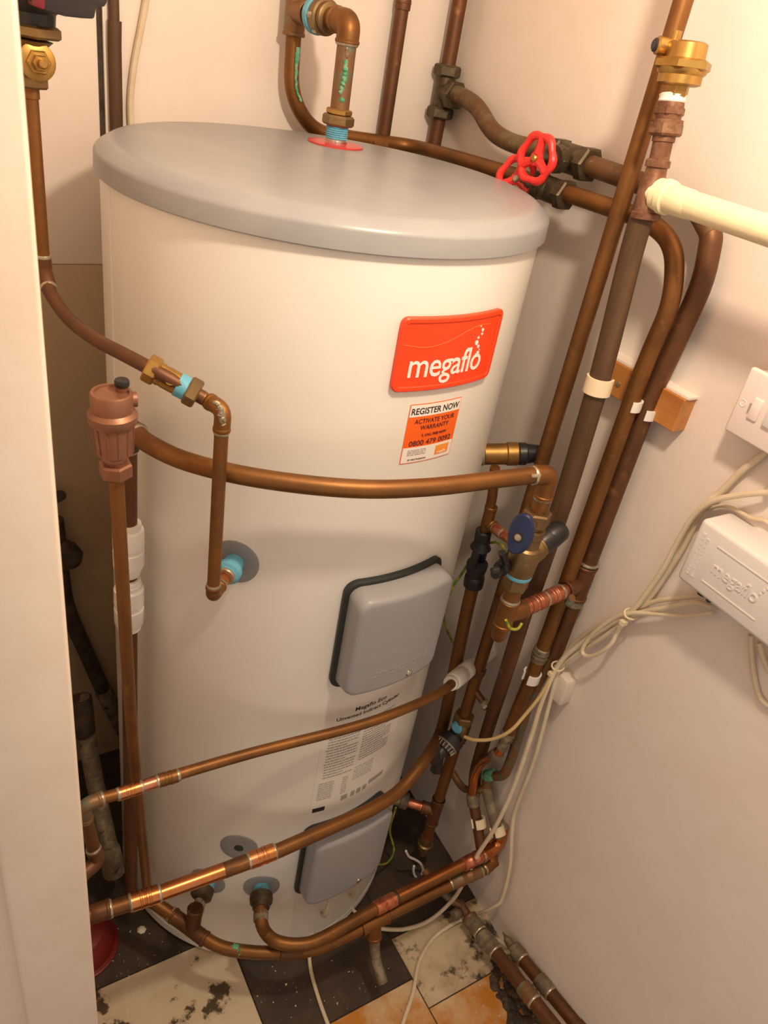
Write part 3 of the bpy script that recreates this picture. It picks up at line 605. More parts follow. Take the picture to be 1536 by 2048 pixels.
# ------------------------------------------------------------------ band of pipe round the front
ZB = 1.108
band = thing('front_loop_pipe', 'bowed copper pipe passing across the front of the cylinder at mid height', 'pipe', W(262, 845, z=ZB))
pl = W(262, 850, z=ZB); E1 = W(1100, 948, z=ZB)
bpts = [W(268, 862, z=ZB), W(300, 889, z=ZB), W(380, 925, z=ZB), W(520, 957, z=ZB), W(700, 977, z=ZB), W(850, 975, z=ZB), W(1000, 958, z=ZB), W(1085, 948, z=ZB)]
lx, ly = bpts[0].x-0.004, bpts[0].y+0.014
pipe(band, [V((lx, ly, ZB))]+bpts, 0.0112, 'cu', sm=True)
elbow(band, V((lx, ly, ZB-0.032)), V((lx, ly, ZB)), bpts[0]+(bpts[1]-bpts[0])*0.25, 0.0112, 'fit_dk', R=0.022)
XC, YC = E1.x, E1.y
elbow(band, W(1068, 951, z=ZB), E1, V((XC, YC, ZB-0.035)), 0.0112, 'cu', R=0.025)
pipe(band, [V((XC, YC, ZB-0.03)), V((XC, YC, W(1078, 1035, y=YC).z))], 0.0112, 'cu')
pipe(band, [V((lx, ly, ZB-0.02)), V((lx-0.006, ly+0.02, 0.06))], 0.0112, 'cu_dk')
crust(band, [W(1062, 951, z=ZB+0.006), W(1085, 952, z=ZB+0.004)], 0.004, 'solder', 'solder_drip')
def pushfit(par, a, b, r, m='white'):
    return lathe2(par, 'push_fit_coupling', m, a, b, [(0, r*1.1), (0.01, r*1.45), (0.09, r*1.45), (0.10, r*1.6), (0.13, r*1.75), (0.42, r*1.8), (0.44, r*1.65), (0.50, r*1.65), (0.52, r*1.8), (0.80, r*1.78), (0.83, r*1.5), (0.90, r*1.5), (0.91, r*1.4), (0.97, r*1.4), (0.99, r*1.3), (1, r*1.1)])
dl = V((lx-0.006, ly+0.02, 0.06))-V((lx, ly, ZB-0.02))
def lpt(py):
    # height on the left down-pipe seen at picture row py
    best = min(range(0, 1000), key=lambda i: abs(rowof(V((lx, ly, ZB-0.02))+dl*(i/1000))-py)); return V((lx, ly, ZB-0.02))+dl*(best/1000)
def rowof(p):
    d = p-CAM; return 1024-F_PX*d.dot(UPV)/d.dot(FWD)
pushfit(band, lpt(1046), lpt(1148), 0.0112); pushfit(band, lpt(1255), lpt(1155), 0.0112)

# bronze air vent on its thin pipe in front of it
avp = thing('thin_pipe', 'thin orange copper pipe rising at the left to the bronze air vent', 'pipe', W(297, 1800, z=0.19))
T0 = W(232, 945, y=-0.275); T1 = W(262, 1450, y=-0.27); T2 = W(296, 1797, z=0.205)
pipe(avp, [T0, T1, T2], 0.0075, 'cu', R=0.1)
av2 = thing('bronze_air_vent', 'pinkish bronze bottle air vent with black cap at the left', 'air vent', T0)
up = (T0-T1).normalized()
def avz(py): return (W(225, py, y=-0.275)-T0).length
nut(av2, T0, up, -0.004, 0.012, 0.0165, 'bronze')
MB().lathe(T0, up, [(0.010, 0.011), (0.013, 0.0105), (0.016, 0.0115), (0.019, 0.0105), (0.021, 0.0125), (0.024, 0.0175), (0.055, 0.0195), (0.056, 0.0215), (0.060, 0.0230), (0.066, 0.0232), (0.068, 0.0215), (0.070, 0.0195), (0.087, 0.0195), (0.0885, 0.0185), (0.0885, 0.016), (0.0865, 0.0155), (0.0865, 0.001)], 28).build('body', 'bronze', av2)
u_, w_ = perp(up)
for k in range(12):
    g = 2*PI*k/12; e = u_*math.cos(g)+w_*math.sin(g)
    MB().tube([T0+up*0.026+e*0.0178, T0+up*0.054+e*0.0195], 0.0009, 6).build('rib', 'bronze', av2)
cpz = T0+up*0.086+V((0.011, 0.004, 0))
MB().lathe(cpz, up, [(0, 0.006), (0.006, 0.006), (0.0065, 0.0048)], 16).build('valve_stem', 'bronze', av2)
MB().lathe(cpz, up, [(0.0055, 0.0062), (0.007, 0.007), (0.011, 0.007), (0.0125, 0.0062)], 16).build('black_cap', 'black', av2)
MB().lathe(T0+up*0.079+V((0.018, 0.0, 0)), (1, -0.1, 0), [(0, 0.0075), (0.005, 0.0075), (0.0055, 0.005), (0.0045, 0.0045)], 14).build('side_port', 'bronze', av2)

# ------------------------------------------------------------------ pump and its pipe down to the cylinder
xp, yp = -0.3555, 0.0
DZ = 0.0675
def pz(py): return W(70, py, y=yp).z
pu = thing('circulating_pump', 'black circulating pump with maroon label at the top left', 'pump', (xp+0.006, yp, pz(45)))
MB().lathe((xp+0.006, yp, pz(48)), (0, 0, 1), [(0, 0.022), (0.010, 0.023), (0.016, 0.030), (0.03, 0.040), (0.10, 0.044), (0.15, 0.030), (0.17, 0.024)], 28).build('body', 'black', pu)
pmw = MB()
opx = [(60, -90), (60, 2), (92, 22), (130, 33), (165, 37), (189, 38), (193, 18), (199, 14), (210, 14), (215, 4), (222, -90)]
fr = [W(x_, y_, y=yp-0.055) for x_, y_ in opx]; bk = [q_+V((0, 0.045, 0)) for q_ in fr]; n = len(opx)
pmw.add(fr+bk, [list(range(n))[::-1], [n+i for i in range(n)]]+[[i, (i+1) % n, n+(i+1) % n, n+i] for i in range(n)])
ch = pmw.build('control_head', 'charcoal', pu, bevel=0.002)
mo = [W(x_, y_, y=yp-0.058) for x_, y_ in ((62, -80), (65, 12), (91, 21), (92, -80))]
MB().add(mo+[q_+V((0, 0.03, 0)) for q_ in mo], [[3, 2, 1, 0], [4, 5, 6, 7], [0, 1, 5, 4], [1, 2, 6, 5], [2, 3, 7, 6], [3, 0, 4, 7]]).build('maroon_panel', 'maroon', pu, bevel=0.002)
pv = thing('pump_valve', 'brass pump isolating valve with square spindle under the black pump', 'valve', (xp, yp, pz(178)))
nut(pv, (xp+0.006, yp, pz(75)), (0, 0, 1), 0, pz(48)-pz(75), 0.0285, 'fit', 'union_nut')
zv = pz(172)
MB().lathe((xp+0.003, yp, zv), (0, 0, 1), [(0, 0.012), (0.010, 0.0125), (0.016, 0.0185), (0.028, 0.018), (0.034, 0.014), (0.041, 0.022), (0.043, 0.012)], 20).build('body', 'fit', pv)
dcam = V((CAM.x-xp, CAM.y-yp, 0)).normalized(); dcam = (dcam+V((0.30, 0, 0))).normalized()
pc_ = V((xp+0.004, yp, pz(120)))
MB().lathe(pc_, dcam, [(0, 0.017), (0.012, 0.0185), (0.016, 0.0180), (0.017, 0.016)], 24).build('spindle_boss', 'brass', pv)
nut(pv, pc_, dcam, 0.016, 0.022, 0.0120, 'brass', 'gland_nut'); nut(pv, pc_, dcam, 0.022, 0.028, 0.0080, 'brass', 'inner_nut')
MB().lathe(pc_, dcam, [(0.026, 0.0045), (0.034, 0.0043), (0.035, 0.003)], 14).build('spindle', 'brass', pv)
nut(pv, (xp+0.001, yp, pz(176)), (0, 0, 1), 0, pz(150)-pz(176), 0.0175, 'fit', 'pipe_nut')

fp = thing('pump_pipe', 'copper pipe from the pump curving across to the upper left boss', 'pipe', (xp, yp, 1.0))
bAp, bAx, tA, zA = bA
OUT = 0.075
D = bAp+bAx*OUT
Dtop = W(443, 812, y=D.y)
zc_ = W(88, 535, y=yp).z
pv0 = [V((xp, yp, pz(176))), V((xp, yp, zc_+0.02)), W(104, 592, y=-0.035), W(140, 640, y=-0.075), W(190, 678, y=-0.13), W(250, 710, y=-0.185), W(310, 742, y=-0.225), W(405, 795, y=D.y+0.025)]
pipe(fp, [pv0[0], V((xp, yp, zc_-0.012))], 0.0075, 'cu', name='riser')
pipe(fp, [V((xp, yp, zc_-0.002)), W(93, 560, y=-0.012)]+pv0[2:], 0.0075, 'cu_dk', sm=True)
lathe2(fp, 'top_sleeve', 'cu', (xp, yp, pz(176)), (xp, yp, pz(198)), [(0, 0.0088), (0.95, 0.0088), (1, 0.0078)])
coupling(fp, V((xp, yp, zc_+0.012)), V((xp, yp, zc_-0.002)), 0.0080, 'cu_dk', True, False)
lathe2(fp, 'bent_socket', 'cu_dk', V((xp, yp, zc_-0.004)), W(97, 575, y=-0.02), [(0, 0.0086), (0.1, 0.0092), (0.9, 0.0092), (1, 0.0082)])
ring(fp, W(97, 575, y=-0.02), W(97, 575, y=-0.02)-V((xp, yp, zc_-0.004)), 0.0088)
iv = thing('isolating_valve', 'small brass inline isolating valve with blue paste on the pump pipe', 'valve', pv0[6])
ia = W(292, 733, y=-0.215); ib = W(408, 797, y=D.y+0.025); di = ib-ia; Li = di.length; d_ = di.normalized()
nut(iv, ia, di, 0, Li*0.20, 0.0150, 'brass'); nut(iv, ia, di, Li*0.70, Li*0.90, 0.0155, 'fit')
MB().lathe(ia, di, [(Li*0.18, 0.0115), (Li*0.24, 0.0125), (Li*0.28, 0.0115), (Li*0.32, 0.0120), (Li*0.55, 0.0120), (Li*0.56, 0.011), (Li*0.72, 0.011)], 20).build('body', 'brass', iv)
MB().lathe(ia, di, [(Li*0.53, 0.0112), (Li*0.54, 0.0130), (Li*0.69, 0.0126), (Li*0.71, 0.0115)], 18).build('paste_band', 'ptfe', iv)
su = (CAM-(ia+di*0.42)).normalized(); su = (su-d_*su.dot(d_)).normalized()
MB().lathe(ia+di*0.42+su*0.010, su, [(0, 0.0058), (0.003, 0.0055), (0.003, 0.004), (0.0022, 0.0035)], 14).build('slot_screw', 'brass', iv)
elbow(fp, ib+d_*0.006, W(447, 820, y=D.y), V((D.x, D.y, W(447, 862, y=D.y).z)), 0.0078, 'cu', R=0.02)
pipe(fp, [ib-d_*0.01, ib+d_*0.02], 0.0076, 'cu', name='short_pipe')
crust(fp, [W(428, 802, y=D.y-0.008), W(440, 815, y=D.y-0.010), W(444, 832, y=D.y-0.010), W(446, 850, y=D.y-0.009)], 0.0035, 'solder', 'solder_drip')
pipe(fp, [V((D.x, D.y, W(447, 850, y=D.y).z)), V((D.x, D.y, D.z+0.012))], 0.0076, 'cu', name='drop_pipe')
elbow(fp, V((D.x, D.y, D.z+0.016)), D, D-bAx*0.022, 0.0078, 'cu', R=0.012)
pipe(fp, [D-bAx*0.018, bAp+bAx*0.03], 0.0078, 'cu_br', name='stub')
MB().lathe(bAp, bAx, [(0.002, 0.013), (0.016, 0.0135), (0.018, 0.0165), (0.028, 0.0165), (0.030, 0.0125), (0.034, 0.0115)], 20).build('boss_fitting', 'ptfe', fp)
ring(fp, bAp+bAx*0.033, bAx, 0.0118, 'solder', 0.003, 'boss_ring')
# ------------------------------------------------------------------ valve column under the right end of the front loop
def cz(py, px=1050): return W(px, py, y=YC).z
vc = thing('control_valve', 'brass pressure control valve with blue lever and black cap', 'valve', (XC, YC, 0.82))
zt = cz(1040, 1076)
nut(vc, (XC, YC, zt-0.006), (0, 0, 1), 0, 0.022, 0.0195, 'fit')
MB().lathe((XC, YC, zt-0.060), (0, 0, 1), [(0, 0.015), (0.012, 0.0145), (0.02, 0.0155), (0.035, 0.0155), (0.037, 0.0175), (0.048, 0.0175), (0.05, 0.013), (0.064, 0.013)], 24).build('upper_body', 'fit', vc)
z9 = cz(1112, 1050)
MB().lathe((XC, YC, z9-0.030), (0, 0, 1), [(0, 0.0145), (0.004, 0.0195), (0.030, 0.0215), (0.046, 0.019), (0.050, 0.0145)], 28).lathe((XC, YC, z9), (0.9, 0.1, 0.35), [(0, 0.019), (0.024, 0.0185), (0.026, 0.0165), (0.033, 0.0165)], 24).build('body', 'fit', vc)
ax = V((0.92, 0.10, 0.38)).normalized(); cb0 = V((XC, YC, z9))+ax*0.030
MB().lathe(cb0, ax, [(0, 0.0165), (0.004, 0.0175), (0.016, 0.0175), (0.017, 0.016), (0.019, 0.0168), (0.038, 0.0155), (0.043, 0.013), (0.044, 0.009)], 24).build('black_cap', 'black', vc)
for k in range(3):
    g = 2.2+k*0.55; u, w = perp(ax); e = u*math.cos(g)+w*math.sin(g)
    MB().tube([cb0+ax*0.020+e*0.0168, cb0+ax*0.034+e*0.0160], 0.0008, 6).build('cap_mark', 'solder', vc)
# blue lever
lc = W(1040, 1068, y=YC-0.032); ln = (CAM-lc); ln.z *= 0.3; ln = (ln.normalized()+V((-0.35, 0.1, 0))).normalized()
lu = (V((0.12, 0, 1))-ln*ln.dot(V((0.12, 0, 1)))).normalized(); ls = lu.cross(ln)
olv = []
for i in range(36):
    t = 2*PI*i/36; olv.append((0.0165*math.cos(t)*(1-0.18*math.sin(t*2)*0.6), 0.0285*math.sin(t)))
lev = rings_mesh(lambda x, y, w: lc+ls*x+lu*y+ln*(w-0.004*(x/0.016)**2), [([(x*0.9, y*0.9) for x, y in olv], -0.004), (olv, -0.002), (olv, 0.0015), ([(x*0.9, y*0.92) for x, y in olv], 0.0032)]).build('lever', 'blue', vc)
MB().lathe(lc-lu*0.004, ln, [(0.002, 0.0045), (0.0042, 0.0045), (0.0044, 0.003)], 18).build('lever_screw', 'solder', lev)
MB().lathe(lc-lu*0.004, ln, [(0.002, 0.0072), (0.0038, 0.0072), (0.0039, 0.006)], 18).build('lever_recess', 'black', lev)
MB().tube([lc-ln*0.004, V((XC, YC, lc.z-0.01))], 0.008, 12).build('lever_spindle', 'fit', vc)
zb_ = cz(1148, 1035)
MB().lathe((XC, YC, zb_-0.004), (0, 0, 1), [(0, 0.0165), (0.002, 0.0190), (0.007, 0.0195), (0.010, 0.0165)], 24).build('paste_band', 'ptfe', vc)
nut(vc, (XC, YC, zb_-0.024), (0, 0, 1), 0, 0.021, 0.0185, 'fit', 'lower_nut')
zt2 = cz(1228, 1012)
pipe(vc, [V((XC, YC, zb_-0.02)), V((XC, YC, zt2+0.01))], 0.0125, 'cu', name='tail_pipe')
X4p = W(1128, 1228, x=X4)
tee(vc, (XC, YC, zt2+0.026), (XC, YC, zt2-0.022), (XC, YC, zt2), V((XC+0.035, YC, zt2)), 0.0118, 'cu')
ring(vc, (XC, YC, zt2+0.027), (0, 0, 1), 0.0135)
cr = V((X4, yd4, zt2-0.005)); cl = V((XC+0.03, YC, zt2))
pipe(vc, [cl, cr], 0.0105, 'cu_pink', name='cross_pipe')
pd = cr-cl
for f0, f1 in ((0.10, 0.36), (0.38, 0.62)): coupling(vc, cl+pd*f0, cl+pd*f1, 0.0108, 'cu_pink', False)
ring(vc, cl+pd*0.37, pd, 0.012); ring(vc, cl+pd*0.64, pd, 0.012)
tee(fwd4, (X4, yd4, zt2+0.032), (X4, yd4, zt2-0.034), cr, cr-pd.normalized()*0.040, 0.0138, 'cu_dk', 0.0112)
ring(fwd4, (X4, yd4, zt2+0.036), (0, 0, 1), 0.0158)
pipe(vc, [V((XC, YC, zt2-0.015)), V((XC, YC, zt2-0.045)), V((X1, Y1, zt2-0.10)), V((X1, Y1, zt2-0.13))], 0.0112, 'cu', R=0.025, name='swept_tail')
# small black drain tap at the left of it
dt = thing('drain_tap', 'tiny black drain tap left of the blue paste band', 'tap', W(1000, 1130, y=YC+0.02))
k0 = W(1018, 1120, y=YC+0.015); k1 = W(990, 1150, y=YC-0.01)
lathe2(dt, 'body', 'black', k0, k1, [(0, 0.008), (0.3, 0.0085), (0.32, 0.011), (0.6, 0.011), (0.62, 0.007), (1, 0.0065)], 12)
MB().tube([W(1004, 1105, y=YC), W(1012, 1128, y=YC)], 0.0055, 10).build('knob', 'black', dt)
MB().tube([W(984, 1142, y=YC-0.012), W(996, 1138, y=YC-0.012)], 0.0042, 10).build('spout', 'black', dt)
# strap clamp on the painted riser
ec = thing('strap_clamp', 'grey curved metal strap clamp on the pipe behind the blue lever valve', 'clamp', W(1070, 1195, x=0.27))
pth = smooth([W(1046, 1172, x=0.272), W(1052, 1188, x=0.268), W(1066, 1200, x=0.268), W(1084, 1206, x=0.274), W(1096, 1203, x=0.28)])
mbs = MB(); vs = []; 
for p in pth: vs += [p+V((0, 0, 0.007)), p-V((0, 0, 0.007)), p+V((0.0015, 0.001, -0.007)), p+V((0.0015, 0.001, 0.007))]
fs = []
for i in range(len(pth)-1):
    q = i*4
    for j in range(4): fs.append([q+j, q+(j+1) % 4, q+4+(j+1) % 4, q+4+j])
fs += [[0, 1, 2, 3][::-1], [len(vs)-4+j for j in range(4)]]
mbs.add(vs, fs).build('strap', 'solder', ec)
MB().tube([W(1086, 1190, x=0.276), W(1097, 1188, x=0.276)], 0.006, 10).build('clamp_bolt', 'grime', ec)
MB().tube([W(1040, 1188, x=0.265), W(1048, 1202, x=0.265)], 0.007, 10).build('clamp_screw', 'black', ec)

# ------------------------------------------------------------------ relief valve, tundish and discharge pipe
yt = -0.20
rv = thing('relief_valve', 'brass relief valve with black cap sticking out of the cylinder side', 'valve', W(1000, 915, y=yt))
ra = V((0.222, -0.170, W(985, 916, y=-0.185).z)); rd = V((0.86, -0.48, 0.16)).normalized()
MB().lathe(ra, rd, [(-0.012, 0.014), (0.004, 0.014), (0.005, 0.0165), (0.038, 0.0165), (0.040, 0.0182), (0.055, 0.0182), (0.057, 0.0165)], 26).build('body', 'brass_dull', rv)
MB().lathe(ra, rd, [(-0.016, 0.015), (-0.012, 0.018), (0.003, 0.018), (0.0045, 0.0165)], 26).build('collar', 'solder', rv)
MB().lathe(ra, rd, [(0.057, 0.0165), (0.058, 0.0175), (0.068, 0.0175), (0.070, 0.0155), (0.094, 0.0125), (0.096, 0.010)], 22).build('cap', 'black', rv)
tu = thing('discharge_pipe', 'orange copper discharge pipe from black tundish sweeping left across the front', 'pipe', (0.25, yt, 0.4))
q = [W(990, 935, y=yt), W(985, 990, y=yt), W(975, 1045, y=yt), W(967, 1075, y=yt)]
pipe(tu, q, 0.0078, 'cu', name='inlet_pipe')
el = W(1012, 1073, y=-0.25); dj = el-q[2]
tee(tu, W(983, 1012, y=yt), W(967, 1075, y=yt), q[2], q[2]+dj*0.35, 0.0082, 'cu')
pipe(tu, [q[2], el+dj*0.35], 0.0076, 'cu_pink', name='branch_pipe'); coupling(tu, q[2]+dj*0.42, q[2]+dj*0.8, 0.0080, 'cu_pink', True, False)
td = thing('tundish', 'black plastic tundish with open window on the discharge pipe', 'tundish', W(948, 1165, y=yt))
t0 = W(968, 1060, y=yt); t1 = W(946, 1172, y=yt); dt_ = t1-t0
lathe2(td, 'top_cup', 'black', t0, t0+dt_*0.30, [(0, 0.0118), (0.05, 0.0132), (0.5, 0.0132), (0.55, 0.0118), (0.7, 0.0125), (1, 0.0175)])
lathe2(td, 'lower_cup', 'black', t0+dt_*0.58, t1, [(0, 0.0178), (0.05, 0.0182), (0.35, 0.016), (0.5, 0.0145), (0.55, 0.0165), (0.62, 0.017), (0.95, 0.017), (1, 0.014)])
for s in (-1, 1):
    e = V((0.78*s, 0.35*s, 0))*0.0185
    MB().tube([t0+dt_*0.24+e*0.85, t0+dt_*0.44+e*1.05, t0+dt_*0.62+e*0.9], [0.006, 0.0065, 0.006], 8).build('side_web', 'black', td)
MB().tube([t0+dt_*0.2, t0+dt_*0.4], 0.006, 10).build('drip_spout', 'charcoal', td)
ZP5 = 0.44
p5 = [t1-dt_*0.1, W(930, 1240, y=yt), W(902, 1375, y=yt), W(883, 1460, y=yt+0.0), W(855, 1512, z=0.455), W(800, 1580, z=ZP5), W(740, 1620, z=ZP5), W(560, 1700, z=ZP5), W(480, 1730, z=ZP5), W(310, 1790, z=ZP5), W(215, 1820, z=ZP5), W(150, 1838, z=ZP5)]
pipe(tu, smooth(p5[:7], 6)[:-1]+p5[6:], 0.0114, 'cu')
def cpl(par, pa, pb, zz, r, m='cu_br', rings=True, bead=True): return coupling(par, W(*pa, z=zz), W(*pb, z=zz), r, m, rings, bead)
cpl(tu, (548, 1703), (498, 1722), ZP5, 0.0116); cpl(tu, (318, 1787), (262, 1805), ZP5, 0.0118, 'cu_br')
pipe(tu, [W(447, 1741, z=ZP5), W(322, 1786, z=ZP5)], 0.0119, 'cu_br', name='bright_length')
pipe(tu, [W(497, 1722, z=ZP5), W(448, 1741, z=ZP5)], 0.01185, 'cu_dk', name='burnt_length')
elbow(tu, W(220, 1817, z=ZP5), W(178, 1830, z=ZP5), W(162, 1845, z=ZP5-0.04), 0.0118, 'cu_dk', R=0.02)

# thermostat knob valve on the long riser, low down
kv = thing('drain_valve', 'ribbed black cap and elbow valve low on the long orange riser', 'valve', W(905, 1450, x=X1))
kc = V((X1, Y1, W(912, 1452, x=X1).z))
MB().lathe(kc-V((0, 0, 0.03)), (0, 0, 1), [(0, 0.0135), (0.008, 0.0175), (0.05, 0.0185), (0.06, 0.0145)], 22).build('body', 'fit', kv)
nut(kv, kc, (0, 0, 1), 0.026, 0.046, 0.0195, 'fit'); 
MB().lathe(kc+V((-0.006, -0.002, 0.020)), (-0.85, -0.3, 0.2), [(0.004, 0.010), (0.012, 0.012), (0.015, 0.008)], 12).build('paste_band', 'ptfe', kv)
kd = V((-0.80, -0.22, -0.42)).normalized()
MB().lathe(kc, kd, [(0.006, 0.015), (0.018, 0.016), (0.019, 0.0235), (0.034, 0.0235), (0.036, 0.0225)], 28).build('cap', 'black', kv)
MB().lathe(kc, kd, [(0.0345, 0.0225), (0.036, 0.0238), (0.038, 0.0225)], 28).build('cap_ring', 'solder', kv)
MB().lathe(kc, kd, [(0.036, 0.020), (0.048, 0.017), (0.049, 0.013)], 24).build('ribbed_hub', 'charcoal', kv)
u, w = perp(kd)
for k in range(16):
    e = u*math.cos(2*PI*k/16)+w*math.sin(2*PI*k/16); MB().tube([kc+kd*0.036+e*0.0205, kc+kd*0.047+e*0.0178], 0.0013, 6).build('rib', 'solder', kv)
MB().tube(fillet([kc+kd*0.046, kc+kd*0.075, kc+kd*0.082+V((-0.004, 0, 0.04))], 0.012), [0.0125]*11, 14).build('elbow_stub', 'charcoal', kv)
MB().tube([kc+kd*0.060, kc+kd*0.062+V((0.006, 0, -0.045))], [0.009, 0.012], 12).build('lower_lug', 'black', kv)

# ------------------------------------------------------------------ thin pipe crossing the front with the white push-fit
ZP4 = 0.67
p4 = thing('crossing_pipe', 'thin copper pipe crossing the lower front up to a white push-fit joint', 'pipe', W(320, 1560, z=ZP4))
pp = [W(190, 1600, z=ZP4), W(265, 1580, z=ZP4), W(320, 1560, z=ZP4), W(500, 1507, z=ZP4), W(700, 1456, z=ZP4), W(800, 1422, z=ZP4), W(880, 1385, z=0.655), W(920, 1352, z=0.618), W(960, 1318, z=0.592)]
pipe(p4, pp, 0.0078, 'cu', sm=True)
cpl(p4, (355, 1551), (316, 1562), ZP4, 0.0080, 'cu'); cpl(p4, (282, 1574), (238, 1588), ZP4, 0.0080, 'cu_br')
pipe(p4, [W(314, 1563, z=ZP4), W(284, 1573, z=ZP4)], 0.0081, 'cu_pink', name='burnt_length')
e0 = W(203, 1597, z=ZP4); e1 = W(168, 1610, z=ZP4); e2 = W(172, 1638, y=e1.y)
elbow(p4, e0, e1, e2, 0.0080, 'verd', R=0.015)
e3 = W(197, 1722, y=e1.y-0.01); e4 = W(160, 1752, y=e1.y-0.02)
pipe(p4, [e2, W(188, 1700, y=e1.y-0.005)], 0.0085, 'cu_dk', name='down_pipe'); elbow(p4, W(187, 1698, y=e1.y-0.005), e3, e4, 0.0088, 'cu_dk', R=0.02)
pushfit(p4, W(900, 1368, z=0.634), W(950, 1327, z=0.598), 0.0088); pushfit(p4, W(990, 1293, z=0.575), W(955, 1322, z=0.595), 0.0086)

# ------------------------------------------------------------------ the two pipes at the foot
Z6 = 0.215; Z7 = 0.182
bDp, bDx, tD, zD = bD
p6 = thing('foot_flow_pipe', 'upper of two bright copper pipes sweeping right along the cylinder foot', 'pipe', W(590, 1888, z=Z6))
s6 = bDp+bDx*0.058
pts6 = [bDp+bDx*0.02, s6, W(532, 1866, z=Z6), W(556, 1884, z=Z6), W(600, 1889, z=Z6), W(645, 1876, z=Z6), W(750, 1818, z=Z6), W(850, 1768, z=Z6), W(960, 1713, z=Z6)]
pipe(p6, pts6, 0.0112, 'cu', sm=True)
MB().lathe(bDp, bDx, [(0.001, 0.0145), (0.014, 0.0145), (0.015, 0.012)], 20).build('paste_band', 'ptfe', p6)
MB().lathe(bDp, bDx, [(0.013, 0.014), (0.015, 0.0195), (0.022, 0.0205), (0.030, 0.0195), (0.032, 0.016), (0.040, 0.015), (0.041, 0.0125)], 20).build('boss_nut', 'fit_dk', p6)
coupling(p6, bDp+bDx*0.046, bDp+bDx*0.062, 0.0112, 'grime', False, False)
cpl(p6, (750, 1818), (790, 1797), Z6, 0.0114, 'cu_pink', False); ring(p6, W(792, 1796, z=Z6), W(850, 1768, z=Z6)-W(750, 1818, z=Z6), 0.0118, 'fit_dk')
pipe(p6, [W(795, 1794, z=Z6), W(940, 1722, z=Z6)], 0.0117, 'cu_br', name='bright_length')
cpl(p6, (925, 1730), (968, 1708), Z6, 0.0116, 'cu_pink', False)
r6 = W(998, 1690, z=Z6)
elbow(p6, W(965, 1711, z=Z6), r6, r6+V((0.002, 0.01, 0.05)), 0.0114, 'cu_br', R=0.025)
bCp, bCx, tC, zC = bC
p7 = thing('foot_return_pipe', 'lower green-stained copper pipe with tee along the cylinder foot', 'pipe', W(440, 1895, z=Z7))
pts7 = [W(296, 1797, z=0.205), W(340, 1827, z=0.195), W(388, 1862, z=Z7+0.005), W(440, 1893, z=Z7), W(500, 1904, z=Z7), W(560, 1905, z=Z7), W(620, 1900, z=Z7), W(670, 1882, z=Z7), W(750, 1842, z=Z7), W(850, 1793, z=Z7), W(960, 1742, z=Z7), W(990, 1722, z=Z7)]
pipe(p7, pts7, 0.0112, 'cu', sm=True)
t7 = W(385, 1858, z=Z7+0.006)
tee(p7, W(345, 1830, z=0.192), W(412, 1880, z=Z7+0.002), t7, bCp+bCx*0.052, 0.0112, 'cu_dk')
ring(p7, W(343, 1829, z=0.192), W(412, 1880, z=Z7)-W(345, 1830, z=0.192), 0.0128)
pipe(p7, [bCp+bCx*0.02, t7], 0.0105, 'grime', name='boss_stub')
MB().lathe(bCp, bCx, [(0.001, 0.0145), (0.014, 0.0145), (0.015, 0.012)], 20).build('paste_band', 'ptfe', p7)
MB().lathe(bCp, bCx, [(0.013, 0.014), (0.015, 0.0185), (0.030, 0.0195), (0.033, 0.014)], 20).build('boss_nut', 'fit_dk', p7)
crust(p7, [W(462, 1893, z=Z7+0.006), W(476, 1898, z=Z7+0.006), W(480, 1910, z=Z7+0.003)], 0.0055)
crust(p7, [W(325, 1817, z=0.203), W(330, 1822, z=0.201)], 0.004)
cpl(p7, (605, 1903), (560, 1906), Z7, 0.0113, 'cu_dk', False, False)
t8 = W(748, 1843, z=Z7)
tee(p7, W(722, 1857, z=Z7), W(775, 1831, z=Z7), t8, t8+V((0, -0.012, -0.035)), 0.0114, 'cu')
pipe(p7, [t8+V((0, -0.01, -0.02)), t8+V((0.002, -0.022, -0.075)), t8+V((0.004, -0.06, -0.11))], 0.0095, 'grime', R=0.02, name='drain_leg')
cpl(p7, (900, 1768), (960, 1742), Z7, 0.0115, 'verd')
r7 = W(985, 1724, z=Z7)
elbow(p7, W(968, 1738, z=Z7), r7, r7+V((0.0, 0.03, 0.04)), 0.0114, 'cu', R=0.025)

# small pipes low in the corner behind the cables
lw = thing('corner_drop_pipe', 'short bright elbow pipe dropping low in right corner, left of pair', 'pipe', W(950, 1600, x=0.335))
XL2 = 0.318
c1 = W(1016, 1468, x=X3); c2 = W(990, 1513, x=XL2)
pipe(lw, [W(1016, 1466, x=X3), W(1000, 1503, x=XL2-0.005), W(962, 1524, x=XL2), W(948, 1550, x=XL2), W(945, 1590, x=XL2)], 0.0088, 'cu_br', R=0.018)
lathe2(lw, 'reducer', 'grime', W(1018, 1463, x=X3), W(1004, 1497, x=XL2-0.004), [(0, 0.0135), (0.4, 0.0135), (0.45, 0.0105), (1, 0.0102)])
lathe2(lw, 'coupling', 'grime', W(998, 1505, x=XL2-0.003), W(985, 1513, x=XL2), [(0, 0.0105), (0.1, 0.0115), (0.9, 0.0115), (1, 0.0095)])
pipe(lw, [W(945, 1590, x=XL2), W(955, 1650, x=XL2), W(966, 1722, x=XL2)], 0.0105, 'cu_dk', name='lower_pipe')
lathe2(lw, 'socket', 'grime', W(945, 1588, x=XL2), W(948, 1612, x=XL2), [(0, 0.0095), (0.1, 0.013), (0.9, 0.013), (1, 0.011)])
lw2 = thing('corner_green_pipe', 'greenish pipe with elbow dropping low in right corner, right of pair', 'pipe', W(985, 1600, x=0.35))
XL3 = 0.345
g0 = V((X4, yd4, zt2-0.04))
